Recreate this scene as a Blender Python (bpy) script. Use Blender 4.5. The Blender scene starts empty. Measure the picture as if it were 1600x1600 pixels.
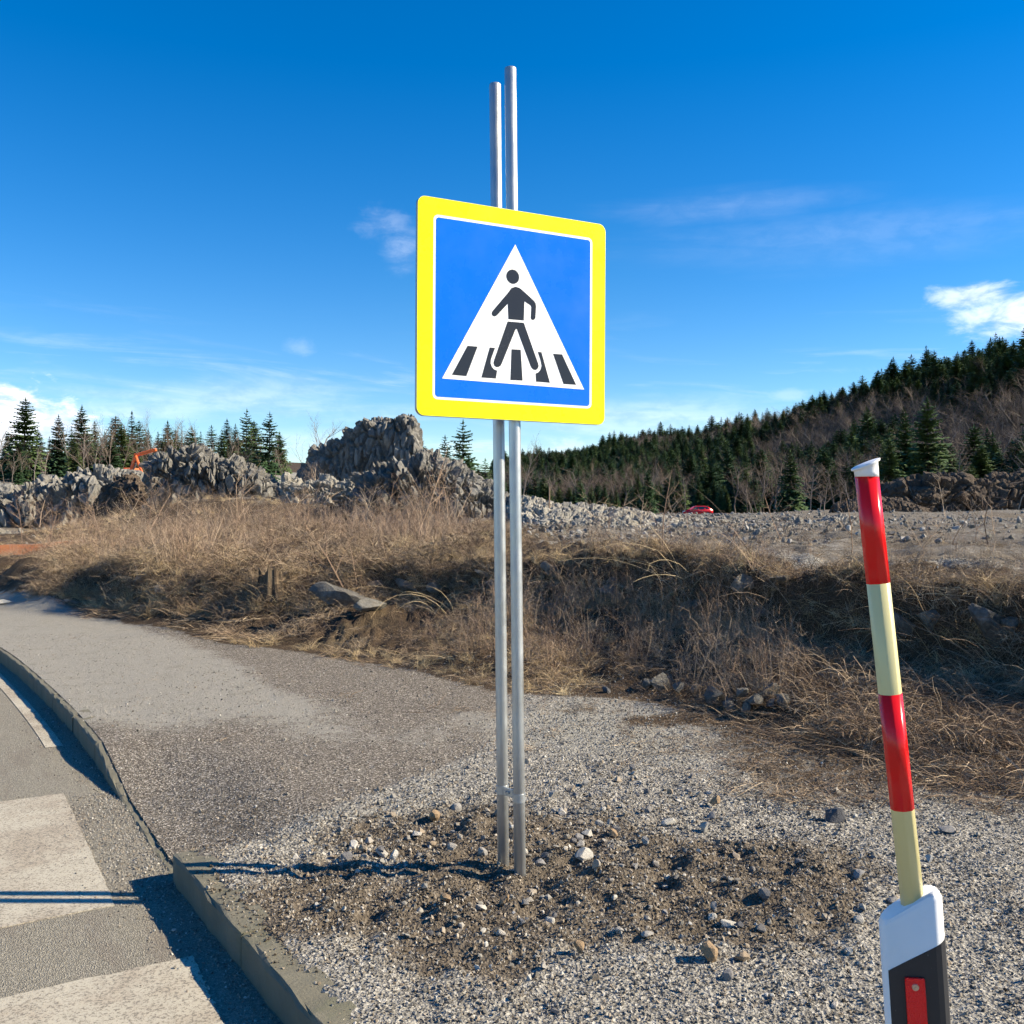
import bpy, bmesh, math, random
import numpy as np
from mathutils import Vector, Matrix, Euler
S = bpy.context.scene
COL = S.collection
random.seed(7)
RNG = np.random.default_rng(11)

# ------------------------------------------------------------------ camera
F, CX, HY, CAMZ = 1500.0, 800.0, 795.0, 1.58          # focal length in photo pixels, horizon row, eye height
cam = bpy.data.cameras.new('camera'); cam.sensor_width = 36; cam.lens = 36 * F / 1600
cam.shift_y = (HY - 800) / 1600; cam.clip_start = .05; cam.clip_end = 6000
camo = bpy.data.objects.new('camera', cam); COL.objects.link(camo)
camo.location = (0, 0, CAMZ); camo.rotation_euler = (math.radians(90), 0, 0)
S.camera = camo
S.render.resolution_x = S.render.resolution_y = 1024
S.render.engine = 'CYCLES'; S.cycles.max_bounces = 5; S.cycles.diffuse_bounces = 2; S.cycles.glossy_bounces = 3; S.cycles.use_adaptive_sampling = True; S.cycles.adaptive_threshold = .03
SUN_EL, SUN_AZ = math.radians(31), math.radians(90.3)     # azimuth clockwise from +Y
S.view_settings.view_transform = 'Standard'; S.view_settings.look = 'None'
S.view_settings.exposure = 1.12; S.view_settings.gamma = 1.0; S.view_settings.use_curve_mapping = False


def at(px, py, D):
    return Vector(((px - CX) / F * D, D, CAMZ + (HY - py) / F * D))


# ------------------------------------------------------------------ node helper
class NT:
    def __init__(s, nt):
        s.nt = nt; s.n = nt.nodes; s.l = nt.links
    def new(s, t, **k):
        n = s.n.new(t)
        for a, b in k.items():
            if a == 'inp':
                for i, v in b.items(): s.put(n, i, v)
            else: setattr(n, a, b)
        return n
    def put(s, n, i, v):
        if isinstance(v, bpy.types.NodeSocket): s.l.new(v, n.inputs[i])
        elif v is not None: n.inputs[i].default_value = v
    def math(s, op, a, b=None, c=None, clamp=False):
        n = s.new('ShaderNodeMath', operation=op); n.use_clamp = clamp
        for i, v in enumerate((a, b, c)):
            if v is not None: s.put(n, i, v)
        return n.outputs[0]
    def mix(s, f, a, b, bt='MIX'):
        n = s.new('ShaderNodeMix', data_type='RGBA', blend_type=bt)
        s.put(n, 0, f); s.put(n, 6, c4(a)); s.put(n, 7, c4(b)); return n.outputs[2]
    def ramp(s, f, stops):
        n = s.new('ShaderNodeValToRGB'); s.put(n, 0, f); e = n.color_ramp.elements
        while len(e) < len(stops): e.new(.5)
        for i, (p, c) in enumerate(stops):
            e[i].position = p; e[i].color = c4(c)
        return n.outputs[0]
    def noise(s, vec, scale, detail=4, rough=.55, dist=0):
        n = s.new('ShaderNodeTexNoise', inp={'Scale': scale, 'Detail': detail, 'Roughness': rough, 'Distortion': dist})
        if vec is not None: s.put(n, 'Vector', vec)
        return n
    def voro(s, vec, scale, feature='F1'):
        n = s.new('ShaderNodeTexVoronoi', feature=feature, inp={'Scale': scale})
        if vec is not None: s.put(n, 'Vector', vec)
        return n
    def bump(s, h, strength, dist, normal=None):
        n = s.new('ShaderNodeBump', inp={'Strength': strength, 'Distance': dist, 'Height': h})
        if normal is not None: s.put(n, 'Normal', normal)
        return n.outputs[0]
    def attr(s, name):
        return s.new('ShaderNodeAttribute', attribute_name=name).outputs['Fac']
    def sstep(s, x, a, b):
        return s.new('ShaderNodeMapRange', interpolation_type='SMOOTHSTEP', inp={0: x, 1: a, 2: b, 3: 0., 4: 1.}).outputs[0]
def c4(c):
    return (*c, 1) if isinstance(c, tuple) and len(c) == 3 else c


# ------------------------------------------------------------------ world
W = bpy.data.worlds.new('World'); S.world = W; W.use_nodes = True
w = NT(W.node_tree); w.n.clear()
sky = w.new('ShaderNodeTexSky', sky_type='NISHITA', sun_disc=False, sun_elevation=SUN_EL, sun_rotation=SUN_AZ,
            altitude=600, air_density=1.0, dust_density=.0, ozone_density=3.2)
hsv = w.new('ShaderNodeHueSaturation', inp={'Hue': .5055, 'Saturation': 1.42, 'Value': 1.06, 'Color': sky.outputs[0]})
tc = w.new('ShaderNodeTexCoord'); sp_ = w.new('ShaderNodeSeparateXYZ', inp={0: tc.outputs['Generated']})
az = w.math('ARCTAN2', sp_.outputs[0], sp_.outputs[1]); el = w.math('ARCSINE', sp_.outputs[2])
cv = w.new('ShaderNodeCombineXYZ', inp={0: az, 1: w.math('MULTIPLY', el, 2.2), 2: 0.})
nz1 = w.noise(cv.outputs[0], 26, 7, .62, .3).outputs[0]
nz2 = w.noise(cv.outputs[0], 9, 5, .55, .6).outputs[0]
cvs = w.new('ShaderNodeCombineXYZ', inp={0: w.math('MULTIPLY', az, .35), 1: w.math('MULTIPLY', w.math('ADD', el, w.math('MULTIPLY', az, .035)), 3.), 2: 3.})
nz3 = w.noise(cvs.outputs[0], 12, 5, .6, .8).outputs[0]
total = None
def cloud(px, py, rx, ry, op, noise=nz1, lo=.0, hi=.45, namp=1.6):
    global total
    a0 = math.atan((px - CX) / F); e0 = math.atan((HY - py) / F * math.cos(a0))
    da = w.math('DIVIDE', w.math('SUBTRACT', az, a0), rx / F); de = w.math('DIVIDE', w.math('SUBTRACT', el, e0), ry / F)
    r = w.math('SQRT', w.math('ADD', w.math('MULTIPLY', da, da), w.math('MULTIPLY', de, de)))
    v = w.math('ADD', w.math('SUBTRACT', 1., r), w.math('MULTIPLY', w.math('SUBTRACT', noise, .5), namp))
    m = w.math('MULTIPLY', w.sstep(v, lo, hi), op)
    total = m if total is None else w.math('MAXIMUM', total, m)
cloud(-30, 660, 150, 75, .95, hi=.55); cloud(60, 665, 110, 40, .8, hi=.6)
cloud(632, 388, 50, 52, .24, lo=.1, hi=1.3, namp=1.1); cloud(600, 350, 60, 35, .14, lo=.1, hi=1)
cloud(1610, 492, 120, 46, .7, lo=.0, hi=.9); cloud(1520, 462, 80, 26, .6, lo=.05, hi=.9)
cloud(1330, 372, 420, 55, .08, nz3, .0, 1.2, 1.1); cloud(1150, 320, 260, 34, .09, nz3, 0., 1.2, 1.1)
cloud(470, 545, 34, 26, .13, lo=.2, hi=1.2); cloud(1238, 618, 50, 14, .18, lo=.1, hi=1)
cloud(330, 625, 420, 45, .3, nz3, .0, 1., 2.); cloud(1010, 655, 330, 48, .3, nz3, .0, 1., 2.)
cloud(900, 700, 130, 26, .3, lo=.1, hi=1); cloud(520, 690, 200, 30, .3, nz3, 0., 1.)
# the same thin low bands and puffs go on round the rest of the horizon
low = w.math('MULTIPLY', w.sstep(el, .22, .06), w.math('MULTIPLY', w.sstep(nz3, .5, .72), .35))
away = w.sstep(w.math('ABSOLUTE', az), .5, .75)
puff = w.math('MULTIPLY', w.math('MULTIPLY', w.sstep(el, .24, .1), w.sstep(nz2, .56, .68)), w.math('MULTIPLY', away, .8))
total = w.math('MAXIMUM', total, w.math('MAXIMUM', low, puff))
ccol = w.mix(w.sstep(nz1, .35, .62), (4.6, 5.3, 6.6), (8.2, 8.6, 9.2))
bg = w.new('ShaderNodeBackground', inp={'Strength': .08, 'Color': w.mix(total, hsv.outputs[0], ccol)})
w.l.new(bg.outputs[0], w.new('ShaderNodeOutputWorld').inputs[0])

sun = bpy.data.lights.new('sun', 'SUN'); sun.energy = 5.0; sun.angle = math.radians(.5); sun.color = (1, .87, .65)
suno = bpy.data.objects.new('sun', sun); COL.objects.link(suno)
sd = Vector((math.sin(SUN_AZ) * math.cos(SUN_EL), math.cos(SUN_AZ) * math.cos(SUN_EL), math.sin(SUN_EL)))
suno.rotation_euler = sd.to_track_quat('Z', 'Y').to_euler(); suno.location = (20, 0, 20)


# ------------------------------------------------------------------ numpy noise
def _h(ix, iy, iz, s):
    n = (ix * 374761393 + iy * 668265263 + iz * 2147483647 + s * 1274126177) & 0xffffffff
    n = ((n ^ (n >> 13)) * 1274126177) & 0xffffffff
    n = ((n ^ (n >> 15)) * 2246822519) & 0xffffffff
    return ((n ^ (n >> 16)) & 0xffffff) / float(0xffffff)
def vnoise(x, y, z=0., s=0):
    x, y, z = np.broadcast_arrays(np.asarray(x, float), np.asarray(y, float), np.asarray(z, float))
    ix, iy, iz = (np.floor(a).astype(np.int64) for a in (x, y, z))
    fx, fy, fz = x - ix, y - iy, z - iz
    fx, fy, fz = (f * f * (3 - 2 * f) for f in (fx, fy, fz))
    r = 0
    for a in (0, 1):
        for b in (0, 1):
            for c in (0, 1):
                r = r + _h(ix + a, iy + b, iz + c, s) * (fx if a else 1 - fx) * (fy if b else 1 - fy) * (fz if c else 1 - fz)
    return r
def fbm(x, y, z=0., o=4, s=0):
    r, a, t = 0, 1., 0
    x, y, z = np.asarray(x, float), np.asarray(y, float), np.asarray(z, float)
    for i in range(o):
        r = r + a * (vnoise(x, y, z, s + i * 17) * 2 - 1); t += a; a *= .5; x = x * 2.03; y = y * 2.03; z = z * 2.03
    return r / t
def worley(x, y, z, s=0):
    ix, iy, iz = (np.floor(a).astype(np.int64) for a in (x, y, z))
    f1 = np.full(x.shape, 9.); f2 = f1.copy(); idv = np.zeros(x.shape); ox = idv.copy(); oy = idv.copy(); oz = idv.copy()
    for a in (-1, 0, 1):
        for b in (-1, 0, 1):
            for c in (-1, 0, 1):
                jx, jy, jz = ix + a, iy + b, iz + c
                ex, ey, ez = x - jx - _h(jx, jy, jz, s + 1), y - jy - _h(jx, jy, jz, s + 2), z - jz - _h(jx, jy, jz, s + 3); d = np.sqrt(ex * ex + ey * ey + ez * ez)
                n = d < f1
                f2 = np.where(n, f1, np.minimum(f2, d)); idv = np.where(n, _h(jx, jy, jz, s + 4), idv); ox = np.where(n, ex, ox); oy = np.where(n, ey, oy); oz = np.where(n, ez, oz); f1 = np.where(n, d, f1)
    return f1, f2, idv, (ox, oy, oz)
def sst(x, a, b):
    t = np.clip((np.asarray(x, float) - a) / (b - a), 0, 1); return t * t * (3 - 2 * t)


# ------------------------------------------------------------------ materials
def material(name, fn, rough=.85, spec=.3, metal=0.):
    m = bpy.data.materials.new(name); m.use_nodes = True
    t = NT(m.node_tree); t.n.clear()
    b = t.new('ShaderNodeBsdfPrincipled', inp={'Roughness': rough, 'Specular IOR Level': spec, 'Metallic': metal})
    t.l.new(b.outputs[0], t.new('ShaderNodeOutputMaterial').inputs[0])
    fn(t, b); return m
def P(t): return t.new('ShaderNodeNewGeometry').outputs['Position']
def OB(t): return t.new('ShaderNodeTexCoord').outputs['Object']
def RND(t): return t.new('ShaderNodeObjectInfo').outputs['Random']
def simple(name, col, rough=.6, spec=.4, metal=0., var=.12, scale=30, bump=0.):
    def fn(t, b):
        n = t.noise(OB(t), scale, 5).outputs[0]
        t.put(b, 'Base Color', t.mix(n, tuple(c * (1 - var) for c in col), tuple(min(1, c * (1 + var)) for c in col)))
        if bump: t.put(b, 'Normal', t.bump(n, bump, .01))
    return material(name, fn, rough, spec, metal)

def f_verge(t, b):
    p = P(t); soil, dust, veg, asp, ora, rub = (t.attr(k) for k in ('soil', 'dust', 'veg', 'asph', 'orange', 'rubble'))
    wob = t.noise(p, 9, 6, .65).outputs[0]; big = t.noise(p, .9, 5, .6).outputs[0]
    def edge(m, k=.9):
        return t.sstep(t.math('ADD', m, t.math('MULTIPLY', t.math('SUBTRACT', wob, .5), k)), .32, .68)
    v1 = t.voro(p, 62); v2 = t.voro(p, 115); v3 = t.voro(p, 34)
    def cellv(v): return t.new('ShaderNodeSeparateColor', inp={0: v.outputs['Color']}).outputs[0]
    fine = t.noise(p, 420, 3, .7).outputs[0]
    gravel = t.ramp(cellv(v1), [(0, (.09, .085, .076)), (.4, (.19, .178, .156)), (.8, (.33, .312, .274)), (1, (.55, .522, .467))])
    g2 = t.ramp(cellv(v2), [(0, (.09, .085, .076)), (.5, (.25, .235, .205)), (1, (.52, .495, .44))])
    gravel = t.mix(.5, gravel, g2)
    asph = t.ramp(cellv(v2), [(0, (.045, .038, .031)), (.45, (.135, .116, .095)), (.8, (.25, .22, .18)), (1, (.56, .51, .44))])
    asph = t.mix(t.math('MULTIPLY', big, .35), asph, (.115, .102, .087))
    dustc = t.mix(t.math('MULTIPLY', t.sstep(t.noise(p, 3.2, 6, .7).outputs[0], .52, .7), .45), t.mix(fine, (.20, .19, .163), (.42, .402, .352)), (.15, .14, .105))
    soilc = t.ramp(t.noise(p, 38, 7, .72).outputs[0], [(.25, (.05, .041, .031)), (.55, (.125, .103, .078)), (.8, (.235, .20, .155))])
    soilc = t.mix(t.math('MULTIPLY', t.sstep(cellv(v1), .78, .95), .6), soilc, (.30, .26, .21))
    vegc = t.ramp(t.noise(p, 60, 6, .75).outputs[0], [(.25, (.02, .014, .010)), (.5, (.065, .045, .029)), (.78, (.19, .14, .09))])
    vegc = t.mix(t.math('MULTIPLY', t.sstep(big, .55, .72), .5), vegc, (.17, .13, .075))
    rubc = t.ramp(t.math('ADD', t.math('MULTIPLY', cellv(t.voro(p, 3.2)), .4), t.math('MULTIPLY', cellv(t.voro(p, 13)), .6)), [(0, (.10, .088, .072)), (.6, (.18, .162, .137)), (1, (.29, .272, .24))])
    rubc = t.mix(t.math('MULTIPLY', t.sstep(t.noise(p, .35, 6, .65).outputs[0], .45, .62), .6), rubc, (.15, .118, .08))
    c = t.mix(edge(asp, .5), gravel, asph)
    c = t.mix(t.math('MULTIPLY', edge(dust), .72), c, dustc)
    c = t.mix(edge(soil, 1.1), c, soilc)
    c = t.mix(edge(rub), c, rubc)
    c = t.mix(edge(veg), c, vegc)
    c = t.mix(edge(ora), c, t.mix(wob, (.26, .09, .035), (.42, .17, .07)))
    t.put(b, 'Base Color', c)
    h = t.math('ADD', t.math('MULTIPLY', v1.outputs['Distance'], t.math('SUBTRACT', 1., edge(asp, .5))), t.math('MULTIPLY', v2.outputs['Distance'], .5))
    h = t.math('ADD', h, t.math('MULTIPLY', t.noise(p, 30, 6, .7).outputs[0], 1.2))
    t.put(b, 'Normal', t.bump(h, .9, .012))
M_VERGE = material('gravel_verge', f_verge, .95, .15)

def f_road(t, b):
    p = P(t); v = t.voro(p, 190); cc = t.new('ShaderNodeSeparateColor', inp={0: v.outputs['Color']}).outputs[0]
    c = t.ramp(cc, [(0, (.15, .136, .108)), (.6, (.225, .206, .163)), (1, (.33, .304, .248))])
    # tyre tracks and grime run along the road, drawn out in its direction
    mp = t.new('ShaderNodeMapping', inp={'Vector': p, 'Rotation': (0, 0, math.radians(-34.5)), 'Scale': (1, 1, 1)})
    st = t.new('ShaderNodeMapping', inp={'Vector': mp.outputs[0], 'Scale': (5., 1.2, 1)})
    cross = t.new('ShaderNodeSeparateXYZ', inp={0: mp.outputs[0]}).outputs[0]
    n = t.noise(st.outputs[0], 1.4, 6, .65).outputs[0]
    c = t.mix(t.math('MULTIPLY', t.sstep(n, .45, .7), .5), c, (.165, .135, .108))
    c = t.mix(t.math('MULTIPLY', t.sstep(t.noise(st.outputs[0], 3.3, 5, .7).outputs[0], .55, .72), .35), c, (.25, .24, .21))
    t.put(b, 'Base Color', c)
    t.put(b, 'Normal', t.bump(t.math('ADD', v.outputs['Distance'], t.math('MULTIPLY', t.noise(p, 60, 5).outputs[0], .6)), .7, .006))
M_ROAD = material('road_asphalt', f_road, .85, .25)

def f_paint(t, b):
    p = P(t); n = t.noise(p, 95, 7, .75, .3).outputs[0]; n2 = t.noise(p, 2.2, 5, .65).outputs[0]
    c = t.mix(t.noise(p, 8, 5).outputs[0], (.37, .335, .265), (.50, .46, .37))
    c = t.mix(t.math('MULTIPLY', t.sstep(n2, .44, .64), .55), c, (.33, .265, .195))
    wear = t.sstep(t.math('ADD', n, t.math('MULTIPLY', n2, .2)), .60, .68)
    t.put(b, 'Base Color', t.mix(wear, c, (.19, .168, .135)))
    t.put(b, 'Normal', t.bump(n, .4, .005))
M_PAINT = material('worn_road_paint', f_paint, .8, .25)

def f_conc(t, b):
    p = P(t); n = t.noise(p, 7, 6, .65).outputs[0]
    c = t.mix(n, (.12, .111, .080), (.20, .186, .142))
    c = t.mix(t.math('MULTIPLY', t.sstep(t.noise(p, 120, 4, .7).outputs[0], .58, .75), .5), c, (.13, .12, .10))
    c = t.mix(t.math('MULTIPLY', t.sstep(t.noise(p, 3.2, 6, .7).outputs[0], .52, .66), .45), c, (.13, .135, .085))
    t.put(b, 'Base Color', c); t.put(b, 'Normal', t.bump(t.noise(p, 55, 6, .7).outputs[0], .6, .008))
M_CONC = material('kerb_concrete', f_conc, .9, .2)

def rockmat(name, dark, mid, light, stain, sc=1.):
    def fn(t, b):
        p = OB(t); n = t.noise(p, 1.3 * sc, 8, .68, .4).outputs[0]; n2 = t.noise(p, 7 * sc, 6, .7).outputs[0]
        c = t.ramp(t.math('ADD', t.math('MULTIPLY', n, .55), t.math('MULTIPLY', n2, .45)), [(.3, dark), (.5, mid), (.7, light)])
        c = t.mix(t.math('MULTIPLY', t.sstep(t.noise(p, .8 * sc, 6, .7).outputs[0], .53, .66), .6), c, stain)
        c = t.mix(.5, c, t.mix(RND(t), tuple(q * .7 for q in mid), tuple(q * 1.15 for q in light)), 'SOFT_LIGHT')
        t.put(b, 'Base Color', c); t.put(b, 'Normal', t.bump(t.math('ADD', n2, t.noise(p, 24 * sc, 5, .7).outputs[0]), .8, .05 / sc))
    return material(name, fn, .92, .15)
M_ROCK = rockmat('grey_limestone', (.14, .132, .118), (.29, .277, .25), (.47, .452, .41), (.20, .172, .135))
M_DROCK = rockmat('weathered_limestone', (.10, .096, .09), (.215, .208, .195), (.39, .38, .355), (.15, .13, .105))
M_EARTH = rockmat('heaped_earth', (.06, .048, .038), (.125, .10, .08), (.22, .19, .16), (.10, .07, .05))
def f_stone(t, b):
    p = OB(t); r = RND(t); n = t.noise(p, 14, 6, .7).outputs[0]
    c = t.ramp(r, [(0, (.13, .13, .135)), (.3, (.25, .245, .24)), (.55, (.36, .345, .315)), (.75, (.30, .235, .165)), (.88, (.50, .485, .45)), (1, (.27, .25, .215))])
    c = t.mix(t.math('MULTIPLY', t.sstep(n, .45, .65), .55), c, (.15, .12, .09))
    t.put(b, 'Base Color', c); t.put(b, 'Normal', t.bump(n, .5, .01))
M_STONE = material('loose_stone', f_stone, .9, .2)
def f_peb(t, b):
    r = RND(t)
    c = t.ramp(r, [(0, (.10, .095, .085)), (.3, (.185, .174, .153)), (.6, (.29, .274, .242)), (.8, (.25, .20, .147)), (.92, (.37, .353, .315)), (1, (.52, .495, .445))])
    t.put(b, 'Base Color', c)
M_PEB = material('gravel_grain', f_peb, .92, .2)
def f_peb2(t, b):
    r = RND(t)
    c = t.ramp(r, [(0, (.055, .045, .034)), (.45, (.13, .107, .081)), (.75, (.215, .18, .138)), (.9, (.30, .255, .20)), (1, (.46, .425, .37))])
    t.put(b, 'Base Color', c)
M_CLOD = material('soil_crumb', f_peb2, .95, .1)
M_DSTONE = simple('dark_stone', (.07, .072, .08), .85, .3, var=.5, scale=9, bump=.5)
M_BSTONE = simple('brown_stone', (.26, .185, .115), .9, .2, var=.45, scale=8, bump=.5)
M_WSTONE = simple('white_stone', (.40, .38, .335), .9, .2, var=.25, scale=9, bump=.5)

def drymat(name, stops, rough=.8):
    def fn(t, b):
        r = RND(t); n = t.noise(OB(t), 11, 2).outputs[0]
        v = t.math('ADD', t.math('MULTIPLY', r, .55), t.math('MULTIPLY', n, .5))
        t.put(b, 'Base Color', t.ramp(v, stops))
    return material(name, fn, rough, .2)
M_BRUSH = drymat('dry_brush', [(.1, (.065, .042, .03)), (.4, (.18, .125, .085)), (.7, (.34, .255, .172)), (.95, (.60, .485, .335))])
M_STRAW = drymat('straw', [(.1, (.26, .185, .105)), (.5, (.45, .34, .195)), (.9, (.62, .50, .31))])
M_STALK = drymat('dead_stalk', [(.1, (.17, .11, .075)), (.5, (.31, .215, .15)), (.9, (.50, .40, .29))])
M_BARK = drymat('bare_bark', [(.1, (.085, .067, .054)), (.5, (.165, .135, .112)), (.9, (.26, .225, .195))])
M_TWIG = drymat('bare_twig', [(.1, (.10, .072, .055)), (.5, (.165, .122, .095)), (.9, (.23, .178, .14))])
M_TRUNK = drymat('conifer_bark', [(.1, (.06, .045, .036)), (.9, (.15, .12, .10))])
def f_fir(t, b):
    r = RND(t); n = t.noise(OB(t), 1.1, 4).outputs[0]
    v = t.math('ADD', t.math('MULTIPLY', r, .6), t.math('MULTIPLY', n, .5))
    t.put(b, 'Base Color', t.ramp(v, [(.15, (.020, .046, .024)), (.5, (.045, .092, .036)), (.85, (.10, .145, .048))]))
M_FIR = material('conifer_needles', f_fir, .75, .25)
def f_firb(t, b):
    r = RND(t); n = t.noise(OB(t), 1.1, 4).outputs[0]
    t.put(b, 'Base Color', t.ramp(t.math('ADD', t.math('MULTIPLY', r, .6), t.math('MULTIPLY', n, .5)), [(.15, (.06, .048, .028)), (.85, (.12, .10, .05))]))

def f_galv(t, b):
    p = OB(t); mp = t.new('ShaderNodeMapping', inp={'Vector': p, 'Scale': (1, 1, .15)})
    n = t.noise(mp.outputs[0], 70, 6, .7).outputs[0]; n2 = t.noise(p, 9, 5, .6).outputs[0]
    t.put(b, 'Base Color', t.mix(n, (.36, .385, .40), (.58, .60, .61)))
    t.put(b, 'Roughness', t.new('ShaderNodeMapRange', inp={0: n2, 1: .3, 2: .7, 3: .30, 4: .52}).outputs[0])
    t.put(b, 'Normal', t.bump(n, .12, .002))
M_GALV = material('galvanised_steel', f_galv, .4, .5, .75)
def sheet(name, col, rough=.22):
    def fn(t, b):
        n = t.noise(OB(t), 5, 5, .6).outputs[0]
        t.put(b, 'Base Color', t.mix(n, tuple(c * .93 for c in col), col)); t.put(b, 'Specular IOR Level', .3)
        t.put(b, 'Roughness', t.new('ShaderNodeMapRange', inp={0: n, 1: .3, 2: .7, 3: rough, 4: rough + .14}).outputs[0])
    return material(name, fn, rough, .5)
M_YEL = sheet('fluorescent_yellow_sheeting', (1., .94, .0)); M_WHT = sheet('white_sheeting', (.95, .95, .95))
M_BLU = sheet('blue_sheeting', (.0, .155, .93)); M_BLK = sheet('black_print', (.028, .03, .038), .15)
M_ALU = simple('aluminium_back', (.36, .37, .38), .45, .5, .8)
def plastic(name, col, rough=.35, dirt=.2):
    def fn(t, b):
        p = OB(t); n = t.noise(p, 16, 7, .7).outputs[0]; sp = t.noise(p, 260, 3, .6).outputs[0]
        c = t.mix(t.math('MULTIPLY', t.sstep(n, .5, .75), dirt), col, tuple(q * .6 + .05 for q in col))
        c = t.mix(t.math('MULTIPLY', t.sstep(sp, .72, .76), .5), c, (.30, .27, .23))
        t.put(b, 'Base Color', c); t.put(b, 'Normal', t.bump(t.noise(p, 40, 4).outputs[0], .06, .004))
    return material(name, fn, rough, .45)
M_PWH = plastic('white_plastic', (.80, .81, .82), .45); M_PBK = plastic('black_plastic', (.022, .023, .028), .5)
M_PRED = plastic('red_plastic', (.72, .004, .006), .25, .08); M_PCRM = plastic('cream_plastic', (.66, .60, .30), .3, .1)
def f_refl(t, b):
    v = t.voro(OB(t), 420); t.put(b, 'Base Color', (.92, .008, .008, 1)); t.put(b, 'Normal', t.bump(v.outputs['Distance'], .7, .002))
M_REFL = material('red_reflector', f_refl, .28, .4)
M_BRASS = simple('rivet_metal', (.62, .50, .40), .35, .5, .8)
M_CAR = simple('red_car_paint', (.55, .012, .018), .25, .6, var=.05); M_GLASS = simple('car_glass', (.02, .025, .03), .06, .8)
M_RUB = simple('black_rubber', (.02, .02, .02), .8, .2); M_RIM = simple('wheel_rim', (.5, .5, .52), .3, .5, .8)
M_ORA = simple('orange_machine_paint', (.80, .15, .03), .4, .5, var=.15, scale=6); M_STEEL = simple('worn_steel', (.16, .15, .145), .5, .5, .6)
def f_stump(t, b):
    p = OB(t); mp = t.new('ShaderNodeMapping', inp={'Vector': p, 'Scale': (9, 9, 1.2)})
    n = t.noise(mp.outputs[0], 2.2, 6, .7).outputs[0]
    t.put(b, 'Base Color', t.ramp(n, [(.3, (.035, .026, .019)), (.55, (.12, .088, .06)), (.75, (.25, .195, .13))])); t.put(b, 'Normal', t.bump(n, .9, .03))
M_STUMP = material('weathered_stump_wood', f_stump, .9, .15)


# ------------------------------------------------------------------ object helpers
def tag(o, label=None, cat=None, group=None, kind=None):
    if label: o['label'] = label
    if cat: o['category'] = cat
    if group: o['group'] = group
    if kind: o['kind'] = kind
    return o
def link(name, me, mat=None, parent=None, loc=None):
    o = bpy.data.objects.new(name, me)
    if mat is not None and me is not None and not me.materials: me.materials.append(mat)
    COL.objects.link(o)
    if parent is not None: o.parent = parent
    if loc is not None: o.location = loc
    return o
def empty(name, loc=(0, 0, 0)):
    o = bpy.data.objects.new(name, None); o.empty_display_size = .1; o.location = loc; COL.objects.link(o); return o
def mesh_np(name, v, f, smooth=False):
    """verts (n,3), faces (m,k) with constant k"""
    me = bpy.data.meshes.new(name); v = np.asarray(v, np.float32); f = np.asarray(f, np.int32); k = f.shape[1]
    me.vertices.add(len(v)); me.vertices.foreach_set('co', v.ravel())
    me.loops.add(f.size); me.loops.foreach_set('vertex_index', f.ravel())
    me.polygons.add(len(f)); me.polygons.foreach_set('loop_start', np.arange(0, f.size, k, dtype=np.int32))
    me.polygons.foreach_set('use_smooth', np.full(len(f), smooth))
    me.update(calc_edges=True); return me
def bm_mesh(name, bm, smooth=False):
    me = bpy.data.meshes.new(name); bmesh.ops.recalc_face_normals(bm, faces=bm.faces[:])
    if smooth:
        for f in bm.faces: f.smooth = True
    bm.to_mesh(me); bm.free(); return me
def add_box(bm, c, s, rot=None, bevel=0.):
    r = bmesh.ops.create_cube(bm, size=1.)
    M = Matrix.Translation(Vector(c)) @ (rot.to_matrix().to_4x4() if rot else Matrix()) @ Matrix.Diagonal((*s, 1))
    bmesh.ops.transform(bm, matrix=M, verts=r['verts'])
    if bevel:
        es = list({e for v in r['verts'] for e in v.link_edges})
        bmesh.ops.bevel(bm, geom=es, offset=bevel, segments=2, affect='EDGES', profile=.5)
def add_cyl(bm, p0, p1, r0, r1=None, n=24, bevel=0.):
    p0, p1 = Vector(p0), Vector(p1); r1 = r0 if r1 is None else r1; d = p1 - p0
    r = bmesh.ops.create_cone(bm, cap_ends=True, segments=n, radius1=r0, radius2=r1, depth=d.length)
    bmesh.ops.transform(bm, matrix=Matrix.Translation((p0 + p1) / 2) @ d.to_track_quat('Z', 'Y').to_matrix().to_4x4(), verts=r['verts'])
    return r['verts']
def prism(bm, pts, h0, h1, f=lambda x, y, h: (x, y, h)):
    a = [bm.verts.new(f(x, y, h0)) for x, y in pts]; b = [bm.verts.new(f(x, y, h1)) for x, y in pts]
    bm.faces.new(a[::-1]); bm.faces.new(b)
    for i in range(len(pts)):
        j = (i + 1) % len(pts); bm.faces.new((a[i], a[j], b[j], b[i]))

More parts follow.
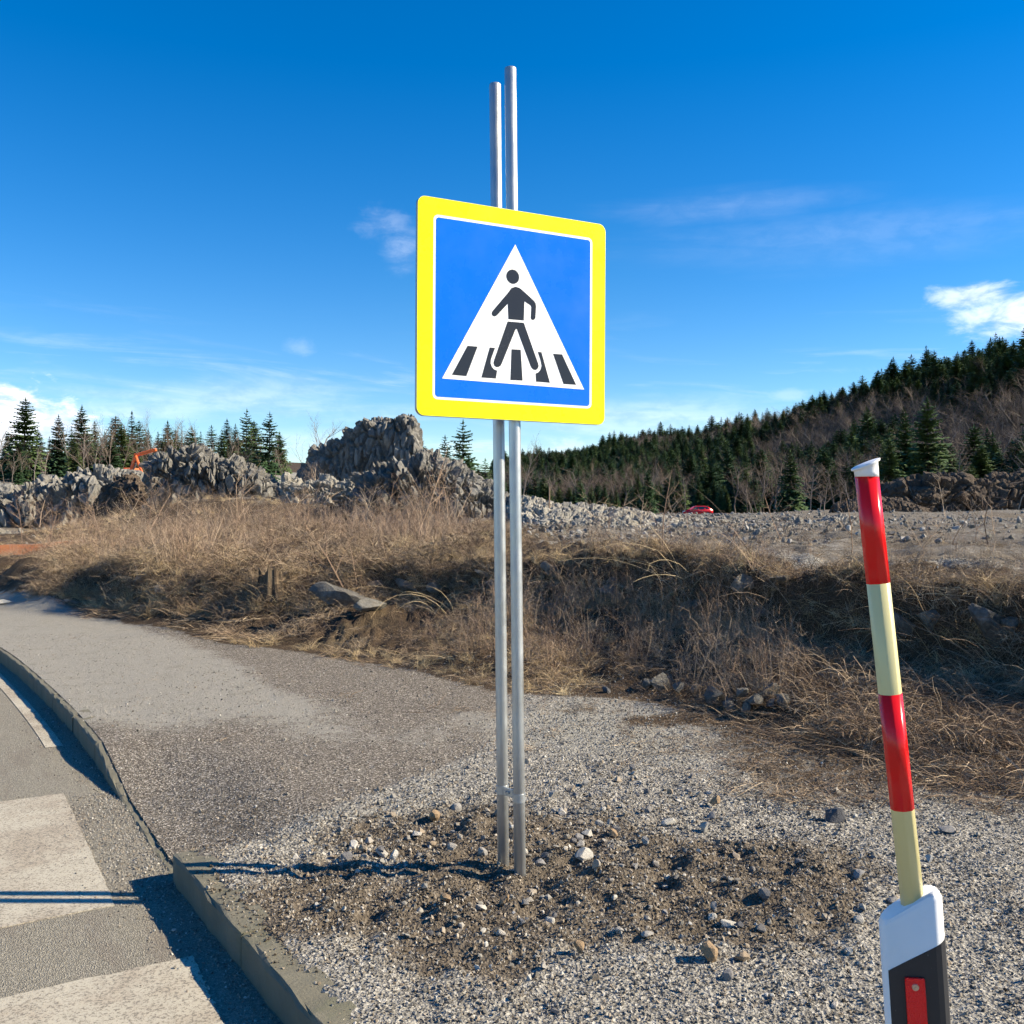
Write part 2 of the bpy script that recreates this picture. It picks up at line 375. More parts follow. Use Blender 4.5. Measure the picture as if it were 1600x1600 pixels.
# ------------------------------------------------------------------ terrain
KERB = np.array([(6.3, -7.2), (4.1, -4.1), (1.35, 0), (.26, 1.64), (-.604, 2.944), (-1.03, 3.59), (-1.563, 4.39), (-2.31, 5.64), (-3.18, 7.07), (-4.33, 8.78),
                 (-5.74, 10.77), (-7.6, 13.0), (-10.2, 15.5), (-14.5, 18.8), (-24, 25.), (-60, 46)])
def smooth_poly(p, it=2):
    for _ in range(it):
        q = [p[0]]
        for a, b in zip(p[:-1], p[1:]): q += [a * .75 + b * .25, a * .25 + b * .75]
        p = np.array(q + [p[-1]])
    return p
KP = smooth_poly(KERB); KL = np.concatenate([[0], np.cumsum(np.linalg.norm(np.diff(KP, axis=0), axis=1))])
def kerb_sn(x, y):
    """arc position along the kerb face and signed distance (positive on the verge side)"""
    x = np.asarray(x, float); y = np.asarray(y, float); best = np.full(x.shape, 1e9); bs = np.zeros(x.shape); bn = np.zeros(x.shape)
    for i in range(len(KP) - 1):
        a, d = KP[i], KP[i + 1] - KP[i]; L = np.hypot(*d); d = d / L
        tt = np.clip((x - a[0]) * d[0] + (y - a[1]) * d[1], 0, L)
        ex, ey = x - a[0] - d[0] * tt, y - a[1] - d[1] * tt; dd = np.hypot(ex, ey)
        side = np.where(d[0] * ey - d[1] * ex < 0, 1., -1.)
        m = dd < best; best = np.where(m, dd, best); bs = np.where(m, KL[i] + tt, bs); bn = np.where(m, side * dd, bn)
    return bs, bn
def kpt(s, n=0.):
    i = int(np.clip(np.searchsorted(KL, s) - 1, 0, len(KP) - 2)); d = KP[i + 1] - KP[i]; d = d / np.hypot(*d); p = KP[i] + d * (s - KL[i])
    return np.array([p[0] + d[1] * n, p[1] - d[0] * n]), d
def s_of(x, y): return float(kerb_sn(np.array([x]), np.array([y]))[0][0])
S_A, S_B, S_C = s_of(-1.563, 4.39), s_of(-2.31, 5.64), s_of(-2.85, 6.55)
def kerb_h(s):   # 1 = full kerb, 0 = dropped kerb at the crossing
    return np.clip(np.maximum(1 - (np.asarray(s) - S_A + .02) / .05, (np.asarray(s) - S_B + .12) / (S_C - S_B)), 0, 1)
ROADZ = -.125
def toe_line(x): return itp(TOE, x, 1) + .25 * fbm(np.asarray(x) * .9, 0, 3., 3, 5)
def ledge(x): return itp(LED, x, 1) + .45 * fbm(np.asarray(x) * .8, 1., 7., 3, 9)
TOE = np.array([(-90, 62), (-30, 29), (-14, 20.3), (-8.7, 16.3), (-6.9, 14.8), (-4.57, 12.6), (-3, 11.3), (-1.92, 10.3), (-1.01, 9.48), (-.17, 8.6), (1.1, 8.0), (1.9, 6.7), (2.6, 5.5), (4, 4.6), (8, 3.0), (20, -2), (60, -20)])
LED = np.array([(-90, 63, .1, .6), (-30, 30, .1, .6), (-14, 21, .05, .3), (-8.5, 16.4, .05, .46), (-6.9, 15.2, .05, .64), (-4.9, 13.7, .08, .70), (-2.8, 12.9, .16, .74), (-1.73, 12.9, .46, .86),
                (-.83, 12.5, .56, 1.0), (.75, 11.3, .55, 1.04), (2, 10, .50, 1.02), (2.6, 8.8, .32, 1.0), (3.1, 7.9, .24, 1.0), (3.6, 7.35, .28, .98), (6, 5.6, .4, 1.0), (12, 2.5, .4, 1.0), (60, -18, .4, 1.)])
def itp(tab, x, c): return np.interp(x, tab[:, 0], tab[:, c])
RIDGE = np.array([(-1.2, 735), (-.6, 735), (-.1, 735), (0, 738), (.02, 733), (.07, 729), (.13, 707), (.2, 700), (.27, 681), (.333, 655), (.4, 632), (.467, 604), (.533, 588), (.65, 560), (.9, 470), (1.6, 430)])
RIDGED = np.array([(-1.2, 900), (-.1, 800), (.02, 700), (.13, 620), (.27, 520), (.4, 420), (.533, 350), (.7, 300), (1.6, 260)])
def gauss(x, y, cx, cy, rx, ry): return np.exp(-((x - cx) / rx) ** 2 - ((y - cy) / ry) ** 2)
def terrain(x, y, detail=True):
    x = np.asarray(x, float); y = np.asarray(y, float)
    s, n = kerb_sn(x, y)
    toe = toe_line(x); led = ledge(x); zb = itp(LED, x, 2); zt = itp(LED, x, 3)
    led = np.maximum(led, toe + .3); D = np.maximum(y, .5); bx = x / np.maximum(D, 5)
    # foot of the bank -> ledge -> plateau
    t = np.clip((y - toe) / (led - toe), 0, 1); z = zb * (t ** 1.2)
    hn = -.25 + 1.6 * vnoise(x * .95, 2., 0, 15); wn = .06 + .55 * vnoise(x * 1.1, 5., 0, 16) ** 2; wn = np.minimum(wn, .42 * (led - toe)); z = z + (zt - zb) * (hn.clip(0, 1) * sst(y - led, -wn, wn * .8) + (1 - hn.clip(0, 1)) * sst(y - led, -1.2, .6)) - .14 * np.exp(-((y - led + .3) / .22) ** 2) * sst(led - toe, .4, 1.)
    p = y - led
    z = z + .06 * sst(p, 0, 3)
    # brown mound on the left and the higher ground behind it
    z = z + .34 * gauss(x, y, -5.8, 19.5, 3.5, 4.2)
    z = z + 1.5 * gauss(x, y, -10.5, 40.5, 6., 6.5) + .85 * gauss(x, y, -11, 33.5, 4.6, 4.) + .9 * gauss(x, y, -2.5, 36.5, 4., 1.8)
    z = z + 2.6 * sst(y, 52, 68) * sst(-bx, .1, .26) + 4.2 * sst(y, 75, 150) * sst(-bx, -.02, .16)
    z = z + .12 * gauss(x, y, -14., 26.5, 3, 3)
    z = z - .35 * sst(y, 60, 130) * sst(bx, .02, .15)
    z = z + .42 * gauss(x, y, 33, 58, 17, 2.2) * (1 + .3 * fbm(x * .3, y * .3, 0, 3, 70)) + 1.7 * gauss(x, y, 45, 83, 16, 10)
    # wooded hill
    rp = np.interp(bx, RIDGE[:, 0], RIDGE[:, 1]); rd = np.interp(bx, RIDGED[:, 0], RIDGED[:, 1])
    zr = (HY - rp) / F * rd
    k = sst(y / rd, .40, 1.0); z = z + (zr - 1) * k * (1 + .06 * fbm(x / 40, y / 40, 0, 3, 33)) - .9 * zr * sst(y / rd, 1.05, 1.7) * (rd > 0)
    z = np.where(y < -2, z * sst(y, -40, -2) , z)
    # heap of dug soil around the poles
    z = z + .03 * gauss(x, y, .35, 4.75, .8, .5) - .02 * gauss(x, y, .0, 4.15, .3, .2)
    # ramp down to the dropped kerb
    kh = kerb_h(s); z = z - .112 * (1 - kh) * (1 - sst(n, .1, .85)) * (n > -1)
    rec = kh * (s < S_A + .05); z = z - .04 * rec * sst(n, .088, .070) + (.007 * kh + .003 * vnoise(x * 22, y * 22, 0, 19) - .001) * (n < .35) * sst(n, .35, .15)
    z = np.where(n < -6.9, -.14, z)
    if detail:
        soil, dust, veg, asph = masks(x, y, s, n, toe)[:4]
        rough = .004 + .024 * soil * (1 - asph) + .004 * (1 - asph) + .05 * veg * sst(y - toe, 0, .6)
        rough = rough * sst(n, .1, .35)
        z = z + rough * fbm(x * 11, y * 11, 0, 3, 21) * 1.6 + rough * .8 * fbm(x * 1.7, y * 1.7, 0, 3, 22) * (1 - asph)
        z = z + .35 * sst(y, 28, 60) * (y < 160) * fbm(x * .35, y * .35, 0, 4, 23) * .6 + .1 * sst(y, 16, 30) * fbm(x * 1.1, y * 1.1, 0, 3, 24)
        lump = sst(y - toe, .1, .9) * sst(y, 26, 20); z = z + lump * (.20 * fbm(x * .42, y * .42, 0, 2, 29) * sst(y, 13, 16) + .16 * fbm(x * .95, y * .95, 0, 3, 27) + .09 * np.abs(fbm(x * 2.4, y * 2.4, 0, 2, 28)) - .02)
        z = z + .12 * sst(p, -.6, 0) * sst(p, 1.2, 0) * fbm(x * 2.2, y * 2.2, 0, 3, 25)
    return z
def masks(x, y, s, n, toe):
    D = np.maximum(y, .5); px = CX + F * x / D; p = y - toe
    soil = gauss(x, y, .12, 4.35, 1.25, .95) * 1.15 + .55 * gauss(x, y, -.6, 3.8, .6, .35) + .5 * gauss(x, y, .9, 3.9, .6, .5) + .42 * gauss(x, y, -.45, 3.35, .55, .4)
    soil = np.clip(soil + .75 * fbm(x * 1.9, y * 1.9, 0, 4, 41) - .14, 0, 1) * (y < 7)
    # asphalt footway between kerb and bank, running out under gravel towards the poles
    edge_x = np.interp(y, [2.0, 3.0, 4.0, 4.6, 5.3, 6.2, 7.5, 8.6, 9.4, 40], [.2, -.75, -1.2, -1.25, -.7, -.15, .1, -.05, 0, 0])
    asph = sst(edge_x - x, -.12, .3) * sst(p, -.05, -.3) * (n > 0) * (y > 1)
    dust = sst(n + .25 * fbm(x * .8, y * .8, 0, 3, 45), 2.25, 1.35) * sst(y, 5.9, 8.0) * asph
    dust = dust + .75 * gauss(x, y, .5, 7.0, 1.2, 1.1) + .55 * gauss(x, y, -.55, 5.0, .5, .25) + .35 * (x > .6) * (y < 4.5)
    dust = np.clip(dust + .3 * fbm(x * 1.5, y * 1.5, 0, 4, 42), 0, 1)
    far = sst(y - itp(LED, x, 1), .6, 2.6) * sst(x / D, -.03, .06)
    left = 1 - .75 * sst(y, 30, 40)
    veg = sst(p, -.4, .02) * (1 - .8 * far) * left
    lit = sst(x, 1.0, 1.6) * sst(y, 4.7, 5.6) * (p < .2) * .62
    creep = .75 * gauss(x, y, 1.2, 7.3, 1.3, .8) * sst(vnoise(x * 2.1, y * 2.1, 0, 46), .35, .65) * (p < .2); veg = np.clip(np.maximum(np.maximum(veg, lit), creep) + .3 * fbm(x * .9, y * .9, 0, 4, 43) * (veg > 0.02), 0, 1) * (n > .4)
    ora = np.clip(1.3 * gauss(x, y, -13.2, 25.5, 1.7, 3.), 0, 1); veg = np.where(y > 130, .9, veg) * (1 - ora)
    rub = np.clip(sst(y - itp(LED, x, 1), 1., 3.) * sst(x / D, -.06, .03) * .8 + sst(y, 24, 32) * sst(x / D, -.12, 0) * (1 - .4 * sst(y, 50, 120)) + .9 * sst(y, 36, 44) * sst(-x / D, .36, .44), 0, 1) * (y < 130)
    return soil, dust, veg, asph, ora, rub
def hz(x, y): return float(terrain(np.array([x]), np.array([y]))[0])

def axis(core0, core1, step, out0, out1, g):
    a = list(np.arange(core0, core1 + 1e-6, step)); d = step
    while a[-1] < out1: d *= g; a.append(a[-1] + d)
    b = []; v, d = core0, step
    while v > out0: d *= g; v -= d; b.append(v)
    return np.array(b[::-1] + a)
gx = axis(-3.2, 3.6, .03, -1800, 1800, 1.028); gy = axis(2.2, 6., .028, -60, 2600, 1.024)
GX, GY = np.meshgrid(gx, gy); fx, fy = GX.ravel(), GY.ravel()
gs, gn = kerb_sn(fx, fy); gt = toe_line(fx); GM = masks(fx, fy, gs, gn, gt); gz = terrain(fx, fy)
nx, ny = len(gx), len(gy); idx = np.arange(nx * ny).reshape(ny, nx)
Q = np.stack([idx[:-1, :-1], idx[:-1, 1:], idx[1:, 1:], idx[1:, :-1]], -1).reshape(-1, 4)
km = np.gradient(KP, axis=0); km /= np.linalg.norm(km, axis=1, keepdims=True)
sel_ = (gn < .05) & (gn > -1.2); knx, kny = np.interp(gs, KL, km[:, 1]), np.interp(gs, KL, -km[:, 0]); mv = np.where(sel_, .05 - gn, 0)
qn = gn[Q]; keep = ~((qn.max(1) < .05) & (qn.min(1) > -6.8)); qa = GM[3][Q].mean(1)
fx = fx + mv * knx; fy = fy + mv * kny; gz = np.where(sel_, terrain(fx, fy), gz)
def ground_part(name, sel):
    f = Q[sel]; u, inv = np.unique(f, return_inverse=True)
    me = mesh_np(name, np.stack([fx[u], fy[u], gz[u]], 1), inv.reshape(-1, 4), True)
    for k, a in zip(('soil', 'dust', 'veg', 'asph', 'orange', 'rubble'), GM):
        at_ = me.attributes.new(k, 'FLOAT', 'POINT'); at_.data.foreach_set('value', a[u].astype(np.float32))
    return link(name, me, M_VERGE)
tag(ground_part('ground', keep & (qa < .5)), kind='structure')
tag(ground_part('pavement', keep & (qa >= .5)), kind='structure')

def ribbon(name, n0, n1, z, ds, dn, mat, s0=0., s1=None):
    s1 = KL[-1] if s1 is None else s1
    ss = np.arange(s0, s1, ds); ns = np.linspace(n0, n1, max(2, int(abs(n1 - n0) / dn) + 1)); v = []
    for s_ in ss:
        for n_ in ns: p, _ = kpt(s_, n_); v.append((*p, z))
    a = np.arange(len(v)).reshape(len(ss), len(ns))
    f = np.stack([a[:-1, :-1], a[1:, :-1], a[1:, 1:], a[:-1, 1:]], -1).reshape(-1, 4)[:, ::-1]
    return link(name, mesh_np(name, v, f, True), mat)
tag(ribbon('road', -6.95, .09, ROADZ, .25, .5, M_ROAD), kind='structure')

# painted markings
def rp(px, py):
    D = (CAMZ - ROADZ) * F / (py - HY); return np.array([(px - CX) / F * D, D])
def bar(name, a, b, depth_a, depth_b, jitter, label):
    """a-b: edge along the kerb; the bar reaches away from it"""
    d = (b - a) / np.linalg.norm(b - a); nrm = np.array([-d[1], d[0]]);  nrm = nrm if nrm[0] < 0 else -nrm
    N, K = 40, 28; bm = bmesh.new(); ring = []
    def j(): return random.uniform(-jitter, jitter)
    c0, c1 = a + nrm * depth_a, b + nrm * depth_b
    for p, q, m in ((a, b, N), (b, c1, K), (c1, c0, N), (c0, a, K)):
        for i in range(m): r = p + (q - p) * i / m; ring.append((r[0] + j(), r[1] + j()))
    prism(bm, ring, ROADZ - .01, ROADZ + .004)
    return tag(link(name, bm_mesh(name, bm), M_PAINT), label, kind='structure')
b1a, b1b = rp(100, 1240), rp(180, 1415)
bar('crossing_bar', b1a, b1b, 2.6, 2.6, .004, 'wide worn white crossing bar on the grey road, crossed by two thin shadows')
b2a, b2b = rp(300, 1495), rp(352, 1606)
bar('crossing_bar', b2a, b2b, 2.6, 2.6, .008, 'nearest worn white crossing bar on the road beside the kerb end')
eb = s_of(*rp(98, 1166))
o = ribbon('edge_line', -.235, -.12, ROADZ + .004, .1, .1, M_PAINT, eb, eb + 30); tag(o, 'narrow white edge line along the far kerb', kind='structure')

# kerb stones
kerb = tag(empty('kerb'), kind='structure')
def kerb_stone(s0, s1, h0, h1):
    (p0, d0), (p1, d1) = kpt(s0), kpt(s1); L = np.linalg.norm(p1 - p0); d = (p1 - p0) / L; nr = np.array([d[1], -d[0]])
    prof = [(0.0, -.3), (0.0, -.016), (.006, -.004), (.016, 0), (.142, 0), (.142, -.3)]
    bm = bmesh.new(); rows = []; M = 10
    for i in range(M + 1):
        f = i / M; e = .004 if i in (0, M) else 0; c = p0 + d * (L * f); top = h0 + (h1 - h0) * f - e * .5; row = []
        for k, (n_, z_) in enumerate(prof):
            jn = random.gauss(0, .0034) if k in (1, 2, 3) else 0; jz = random.gauss(0, .0026) if 0 < k < 5 else 0
            q = c + nr * (n_ + jn + (e if k < 4 else 0)); row.append(bm.verts.new((*q, (top if k in (1, 2, 3, 4) else 0) + z_ + jz)))
        rows.append(row)
    for r0, r1 in zip(rows[:-1], rows[1:]):
        for k in range(len(prof) - 1): bm.faces.new((r0[k], r0[k + 1], r1[k + 1], r1[k]))
    bm.faces.new(rows[0]); bm.faces.new(rows[-1][::-1])
    return link('kerb_stone', bm_mesh('kerb_stone', bm), M_CONC, kerb)
s_ = S_A
while s_ > S_A - 9.5:
    kerb_stone(s_ - .995, s_ - .005, .006, .006); s_ -= 1.0
kerb_stone(S_A + .005, (S_A + S_B) / 2 - .005, -.120, -.120); kerb_stone((S_A + S_B) / 2 + .005, S_B - .125, -.120, -.120)
kerb_stone(S_B - .115, S_C - .1, -.116, .004)
s_ = S_C - .095
while s_ < S_C + 26: kerb_stone(s_ + .005, s_ + .995, .004, .004); s_ += 1.0

# ------------------------------------------------------------------ rocks
def stone_mesh(seed, sub=2, cuts=7, rough=.12):
    r = np.random.default_rng(seed); bm = bmesh.new(); bmesh.ops.create_icosphere(bm, subdivisions=sub, radius=1)
    v = np.array([q.co[:] for q in bm.verts])
    for _ in range(cuts):
        n = r.normal(size=3); n /= np.linalg.norm(n); d = r.uniform(.28, .8); k = v @ n - d; v -= np.outer(np.maximum(k, 0), n)
    v *= (1 + rough * fbm(v[:, 0] * 1.6 + seed, v[:, 1] * 1.6, v[:, 2] * 1.6, 3, seed))[:, None]
    v *= r.uniform(.75, 1.15, 3)
    for q, c in zip(bm.verts, v): q.co = c
    return bm_mesh('stone', bm)
def scatter_loc(x, y, r, sink=.3): return (x, y, hz(x, y) + r * (1 - sink) * .6)

def ridge_rock(name, pts, D, ry, amp, cell, seed, mat, label, cat='rock', nu=170, nv=70, sink=.5, aniso=(1, 1, .7), pw=.55, group=None, slant=0., fine=.35, crack=.6):
    px = np.array([p[0] for p in pts], float); py = np.array([p[1] for p in pts], float)
    u = np.linspace(px[0], px[-1], nu); top = np.interp(u, px, py)
    x = (u - CX) / F * D; zt = CAMZ + (HY - top) / F * D
    e = np.minimum(np.arange(nu), np.arange(nu)[::-1]) / (nu * .12); e = np.clip(e, 0, 1) ** .5
    zb = terrain(x, np.full(nu, D - ry * .6), False) - sink; H = np.maximum(zt - zb, .05)
    ph = np.linspace(0, math.pi, nv); c, sn = np.cos(ph), np.sin(ph)
    Y = D - (ry * np.sign(c) * np.abs(c) ** pw)[None, :] * (.25 + .75 * e)[:, None]; Y = Y + slant * (x - x.mean())[:, None]
    Z = zb[:, None] + H[:, None] * (sn ** pw)[None, :]; X = np.repeat(x[:, None], nv, 1)
    V = np.stack([X, Y, Z], -1)
    du = np.gradient(V, axis=0); dv = np.gradient(V, axis=1); N = np.cross(du, dv); N /= np.linalg.norm(N, axis=-1, keepdims=True) + 1e-9
    if N[nu // 2, nv // 4, 1] > 0: N = -N
    q = V / cell / np.array(aniso); q = q + .35 * np.stack([fbm(q[..., 0], q[..., 1], q[..., 2], 3, seed + k) for k in (1, 2, 3)], -1)
    f1, f2, idv, of = worley(q[..., 0], q[..., 1], q[..., 2], seed)
    g1, g2, idg, og = worley(q[..., 0] * 2.7, q[..., 1] * 2.7, q[..., 2] * 2.7, seed + 50)
    def facet(o3, i_): return sum(np.sin(i_ * k_ * 57.3 + k_) * c_ for k_, c_ in zip((1., 1.7, 2.3), o3))
    disp = amp * (.5 * facet(of, idv) + .28 * facet(og, idg)) + amp * ((idv - .5) * .9 - crack * np.clip(1 - (f2 - f1) / .11, 0, 1) + fine * ((idg - .5) - .8 * np.clip(1 - (g2 - g1) / .16, 0, 1))) + amp * .5 * fbm(q[..., 0] * .5, q[..., 1] * .5, q[..., 2] * .5, 4, seed + 9)
    V = V + N * (disp * np.clip(H / (amp * 5), .15, 1)[:, None])[..., None]
    V = V + .2 * amp * np.stack([fbm(q[..., 0] * 5, q[..., 1] * 5, q[..., 2] * 5 + 9 * k, 2, seed + 20 + k) for k in range(3)], -1)
    org = np.array([x.mean(), D, zb.mean()]); a = np.arange(nu * nv).reshape(nu, nv)
    f = np.stack([a[:-1, :-1], a[1:, :-1], a[1:, 1:], a[:-1, 1:]], -1).reshape(-1, 4)
    me = mesh_np(name, V.reshape(-1, 3) - org, f); o = link(name, me, mat, None, org)
    bm = bmesh.new(); bm.from_mesh(me); bmesh.ops.holes_fill(bm, edges=[e_ for e_ in bm.edges if e_.is_boundary], sides=0); bmesh.ops.triangulate(bm, faces=[f_ for f_ in bm.faces if len(f_.verts) > 4]); bmesh.ops.recalc_face_normals(bm, faces=bm.faces[:]); bm.to_mesh(me); bm.free()
    return tag(o, label, cat, group)

ridge_rock('rock_outcrop', [(452, 748), (466, 722), (482, 702), (510, 690), (535, 679), (550, 668), (568, 656), (600, 654), (622, 652), (650, 655), (656, 672), (662, 702), (690, 713), (702, 726), (740, 742), (770, 765)], 41, 1.9, .26, 1.5, 3, M_DROCK,
           'tall craggy grey rock outcrop rising against the sky left of the sign', nu=230, nv=100, aniso=(.45, .45, 1.7), pw=.5, slant=-.45, fine=.8, crack=.8)
ridge_rock('rock_outcrop', [(548, 772), (560, 752), (585, 742), (615, 730), (640, 722), (668, 716), (700, 722), (735, 738), (770, 760), (800, 778), (835, 800)], 34, 1.9, .42, 1.15, 12, M_DROCK,
           'broken fissured rock face at the foot of the tall outcrop', nu=260, nv=110, aniso=(.6, .6, 1.2), pw=.6, fine=.55)
ridge_rock('rock_outcrop', [(236, 755), (246, 716), (262, 708), (285, 710), (298, 697), (312, 697), (330, 712), (352, 717), (380, 725), (402, 732), (425, 752), (440, 768)], 40, 1.6, .36, 1.3, 21, M_DROCK,
           'pale jagged boulders piled on the brown rise beside the orange excavator', nu=230, nv=90, aniso=(.5, .5, 1.2), crack=.9, fine=.8)
ridge_rock('rock_outcrop', [(-90, 752), (-40, 742), (-5, 768), (12, 772), (28, 760), (45, 764), (70, 750), (98, 756), (125, 744), (165, 733), (200, 740), (228, 748), (250, 770)], 52, 3., .48, 2.0, 31, M_DROCK,
           'low grey rubble face under the trees at the far left', nu=260, nv=80, aniso=(.55, .55, 1.1), pw=.7, crack=.9, fine=.8)
ridge_rock('rock_outcrop', [(440, 762), (455, 745), (475, 750), (505, 745), (530, 752), (556, 748), (575, 765), (600, 790)], 36.5, 1.2, .25, .6, 44, M_ROCK,
           'low pale rocks below the tall outcrop, left of the fissured face', nu=150, nv=60)
ridge_rock('rubble_bank', [(780, 782), (812, 772), (850, 781), (890, 788), (940, 793), (985, 797), (1030, 806), (1075, 812)], 34, 4.5, .2, .8, 55, M_ROCK,
           'sloping bank of grey quarry rubble right of the sign poles', nu=240, nv=90, pw=1., sink=.25, fine=.8)
ridge_rock('rubble_bank', [(820, 812), (860, 806), (905, 803), (950, 804), (975, 808), (1000, 820)], 28, 1.2, .2, .55, 57, M_ROCK,
           'low shadowed ledge of rubble in front of the grey rubble bank', nu=150, nv=50, pw=.6, sink=.3)
ridge_rock('earth_bank', [(98, 818), (120, 800), (150, 774), (182, 746), (212, 741), (238, 752), (262, 790), (275, 812)], 43, 1.6, .22, .8, 71, M_EARTH, 'steep dark earth bank in shade below the orange excavator', 'earth bank', nu=150, nv=60, pw=.8, slant=-.9, sink=.4)
ridge_rock('earth_mound', [(1365, 775), (1385, 757), (1410, 748), (1440, 742), (1470, 744), (1492, 740), (1520, 750), (1545, 748), (1575, 735), (1620, 722), (1680, 726), (1760, 750)], 74, 3.2, .7, 2.2, 61, M_EARTH,
           'dark mound of dug earth in the shade below the wooded hill', 'earth mound', nu=230, nv=80, pw=.7)
ridge_rock('earth_heap', [(1300, 790), (1335, 779), (1365, 776), (1402, 778), (1425, 788), (1455, 797)], 68, 2., .18, .7, 66, M_EARTH, 'small brown earth heap behind the red and cream marker pole', 'earth heap', nu=120, nv=50, pw=.9)
ridge_rock('rubble_heap', [(1275, 818), (1295, 806), (1318, 803), (1345, 812), (1362, 822)], 40, .9, .12, .35, 67, M_ROCK, 'low heap of pale rubble just left of the marker pole', 'rubble heap', nu=90, nv=40, pw=.9, sink=.2)

STONES = [stone_mesh(100 + i) for i in range(9)]
for m in STONES: m.materials.append(M_STONE)
BOULD = [stone_mesh(200 + i, 3, 9, .2) for i in range(6)]
for m in BOULD: m.materials.append(M_ROCK)
def place_stone(name, me, x, y, size, label, group=None, mat=None, sink=.35, cat='stone', rot=None):
    if mat is not None:
        me = me.copy(); me.materials.clear(); me.materials.append(mat)
    o = link(name, me); sx = size if isinstance(size, tuple) else tuple(size * random.uniform(.75, 1.2) for _ in range(3))
    o.scale = sx; o.rotation_euler = rot or (random.uniform(-.35, .35), random.uniform(-.35, .35), random.uniform(0, 6.28))
    o.location = (x, y, hz(x, y) + sx[2] * (.75 - sink)); return tag(o, label, cat, group)
def gpt(px, py, z=0.): D = (CAMZ - z) * F / (py - HY); return (px - CX) / F * D, D
def bank_pt(px, py):
    """first point of the terrain met along the sight line of a photo pixel"""
    D = np.geomspace(2.5, 200, 1500); x = (px - CX) / F * D; z = CAMZ + (HY - py) / F * D
    k = np.argmax(z < terrain(x, D)); return x[k], D[k]
# rocks lying in the dry bank
for px, py, wd, ht, lab, mat in (
        (531, 946, 84, 44, 'large dark-topped rock half buried in the brush left of the poles', M_DROCK),
        (580, 952, 52, 20, 'small pale rock lying against the large dark-topped rock', M_ROCK),
        (1166, 938, 46, 30, 'pale pointed rock at the end of the shadowed ledge', M_ROCK),
        (1222, 914, 42, 16, 'pale flat rock on the bank edge left of the marker pole', M_ROCK),
        (1452, 985, 42, 44, 'rounded grey rock in the dark hollow right of the marker pole', M_ROCK),
        (1552, 1018, 92, 66, 'large reddish brown rock under dry brush at the right edge', M_DROCK),
        (1585, 990, 40, 26, 'small pale rock on top of the large reddish rock', M_ROCK),
        (944, 934, 34, 14, 'flat pale rock under the shadowed ledge right of the poles', M_ROCK),
        (755, 910, 34, 12, 'flat pale rock beside the left sign pole', M_ROCK),
        (862, 905, 34, 26, 'pale rock bedded in the ledge just right of the poles', M_ROCK),
        (657, 858, 18, 8, 'small white rock on the grassy rise left of the poles', M_WSTONE),
        (1405, 1000, 60, 46, 'dark shaded rock in the hollow behind the marker pole', M_DROCK),
        (112, 946, 26, 10, 'small grey rock at the far end of the dark bank foot', M_ROCK),
        (8, 944, 24, 8, 'pale flat stone at the left edge where the pavement ends', M_WSTONE)):
    x, y = bank_pt(px, py); k = y / F / 2
    o = place_stone('rock', BOULD[len(lab) % 6], x, y, (wd * k * 1.15, wd * k * .9, ht * k * 1.6), lab, None, mat, .32, 'rock', (0, 0, random.uniform(-.4, .4)))
LEDR = 'pale rock bedded in the shadowed ledge of the bank'
for i in range(44):
    x = random.choice([random.uniform(-1.2, 3.4), random.uniform(-6.5, 3.6)]); y = float(ledge(np.array([x]))[0]) - random.uniform(.02, .4); r = random.uniform(.05, .17)
    place_stone('rock', BOULD[i % 6], x, y, (r * 1.3, r, r * .8), LEDR, 'rocks bedded in the ledge', M_ROCK if i % 3 else M_DROCK, .12, 'rock')
# rubble pile at the toe
for i, (px, py, wd) in enumerate(((1028, 1075, 34), (1060, 1080, 26), (1012, 1068, 22), (1085, 1076, 22), (1118, 1090, 38), (1138, 1102, 26), (1158, 1084, 26), (1178, 1100, 34), (1200, 1082, 34), (1186, 1072, 24), (1205, 1104, 30), (1105, 1072, 24), (1165, 1108, 22), (1045, 1066, 22), (1222, 1092, 24))):
    x, y = bank_pt(px, py + 6); place_stone('rubble_stone', STONES[(i * 4 + 2) % 9], x, y, wd * y / F / 2 * 1.15, 'rough dark rubble stone in the small pile at the foot of the brush', 'rubble pile at the foot of the brush', M_DROCK if i % 3 else M_ROCK, .25)
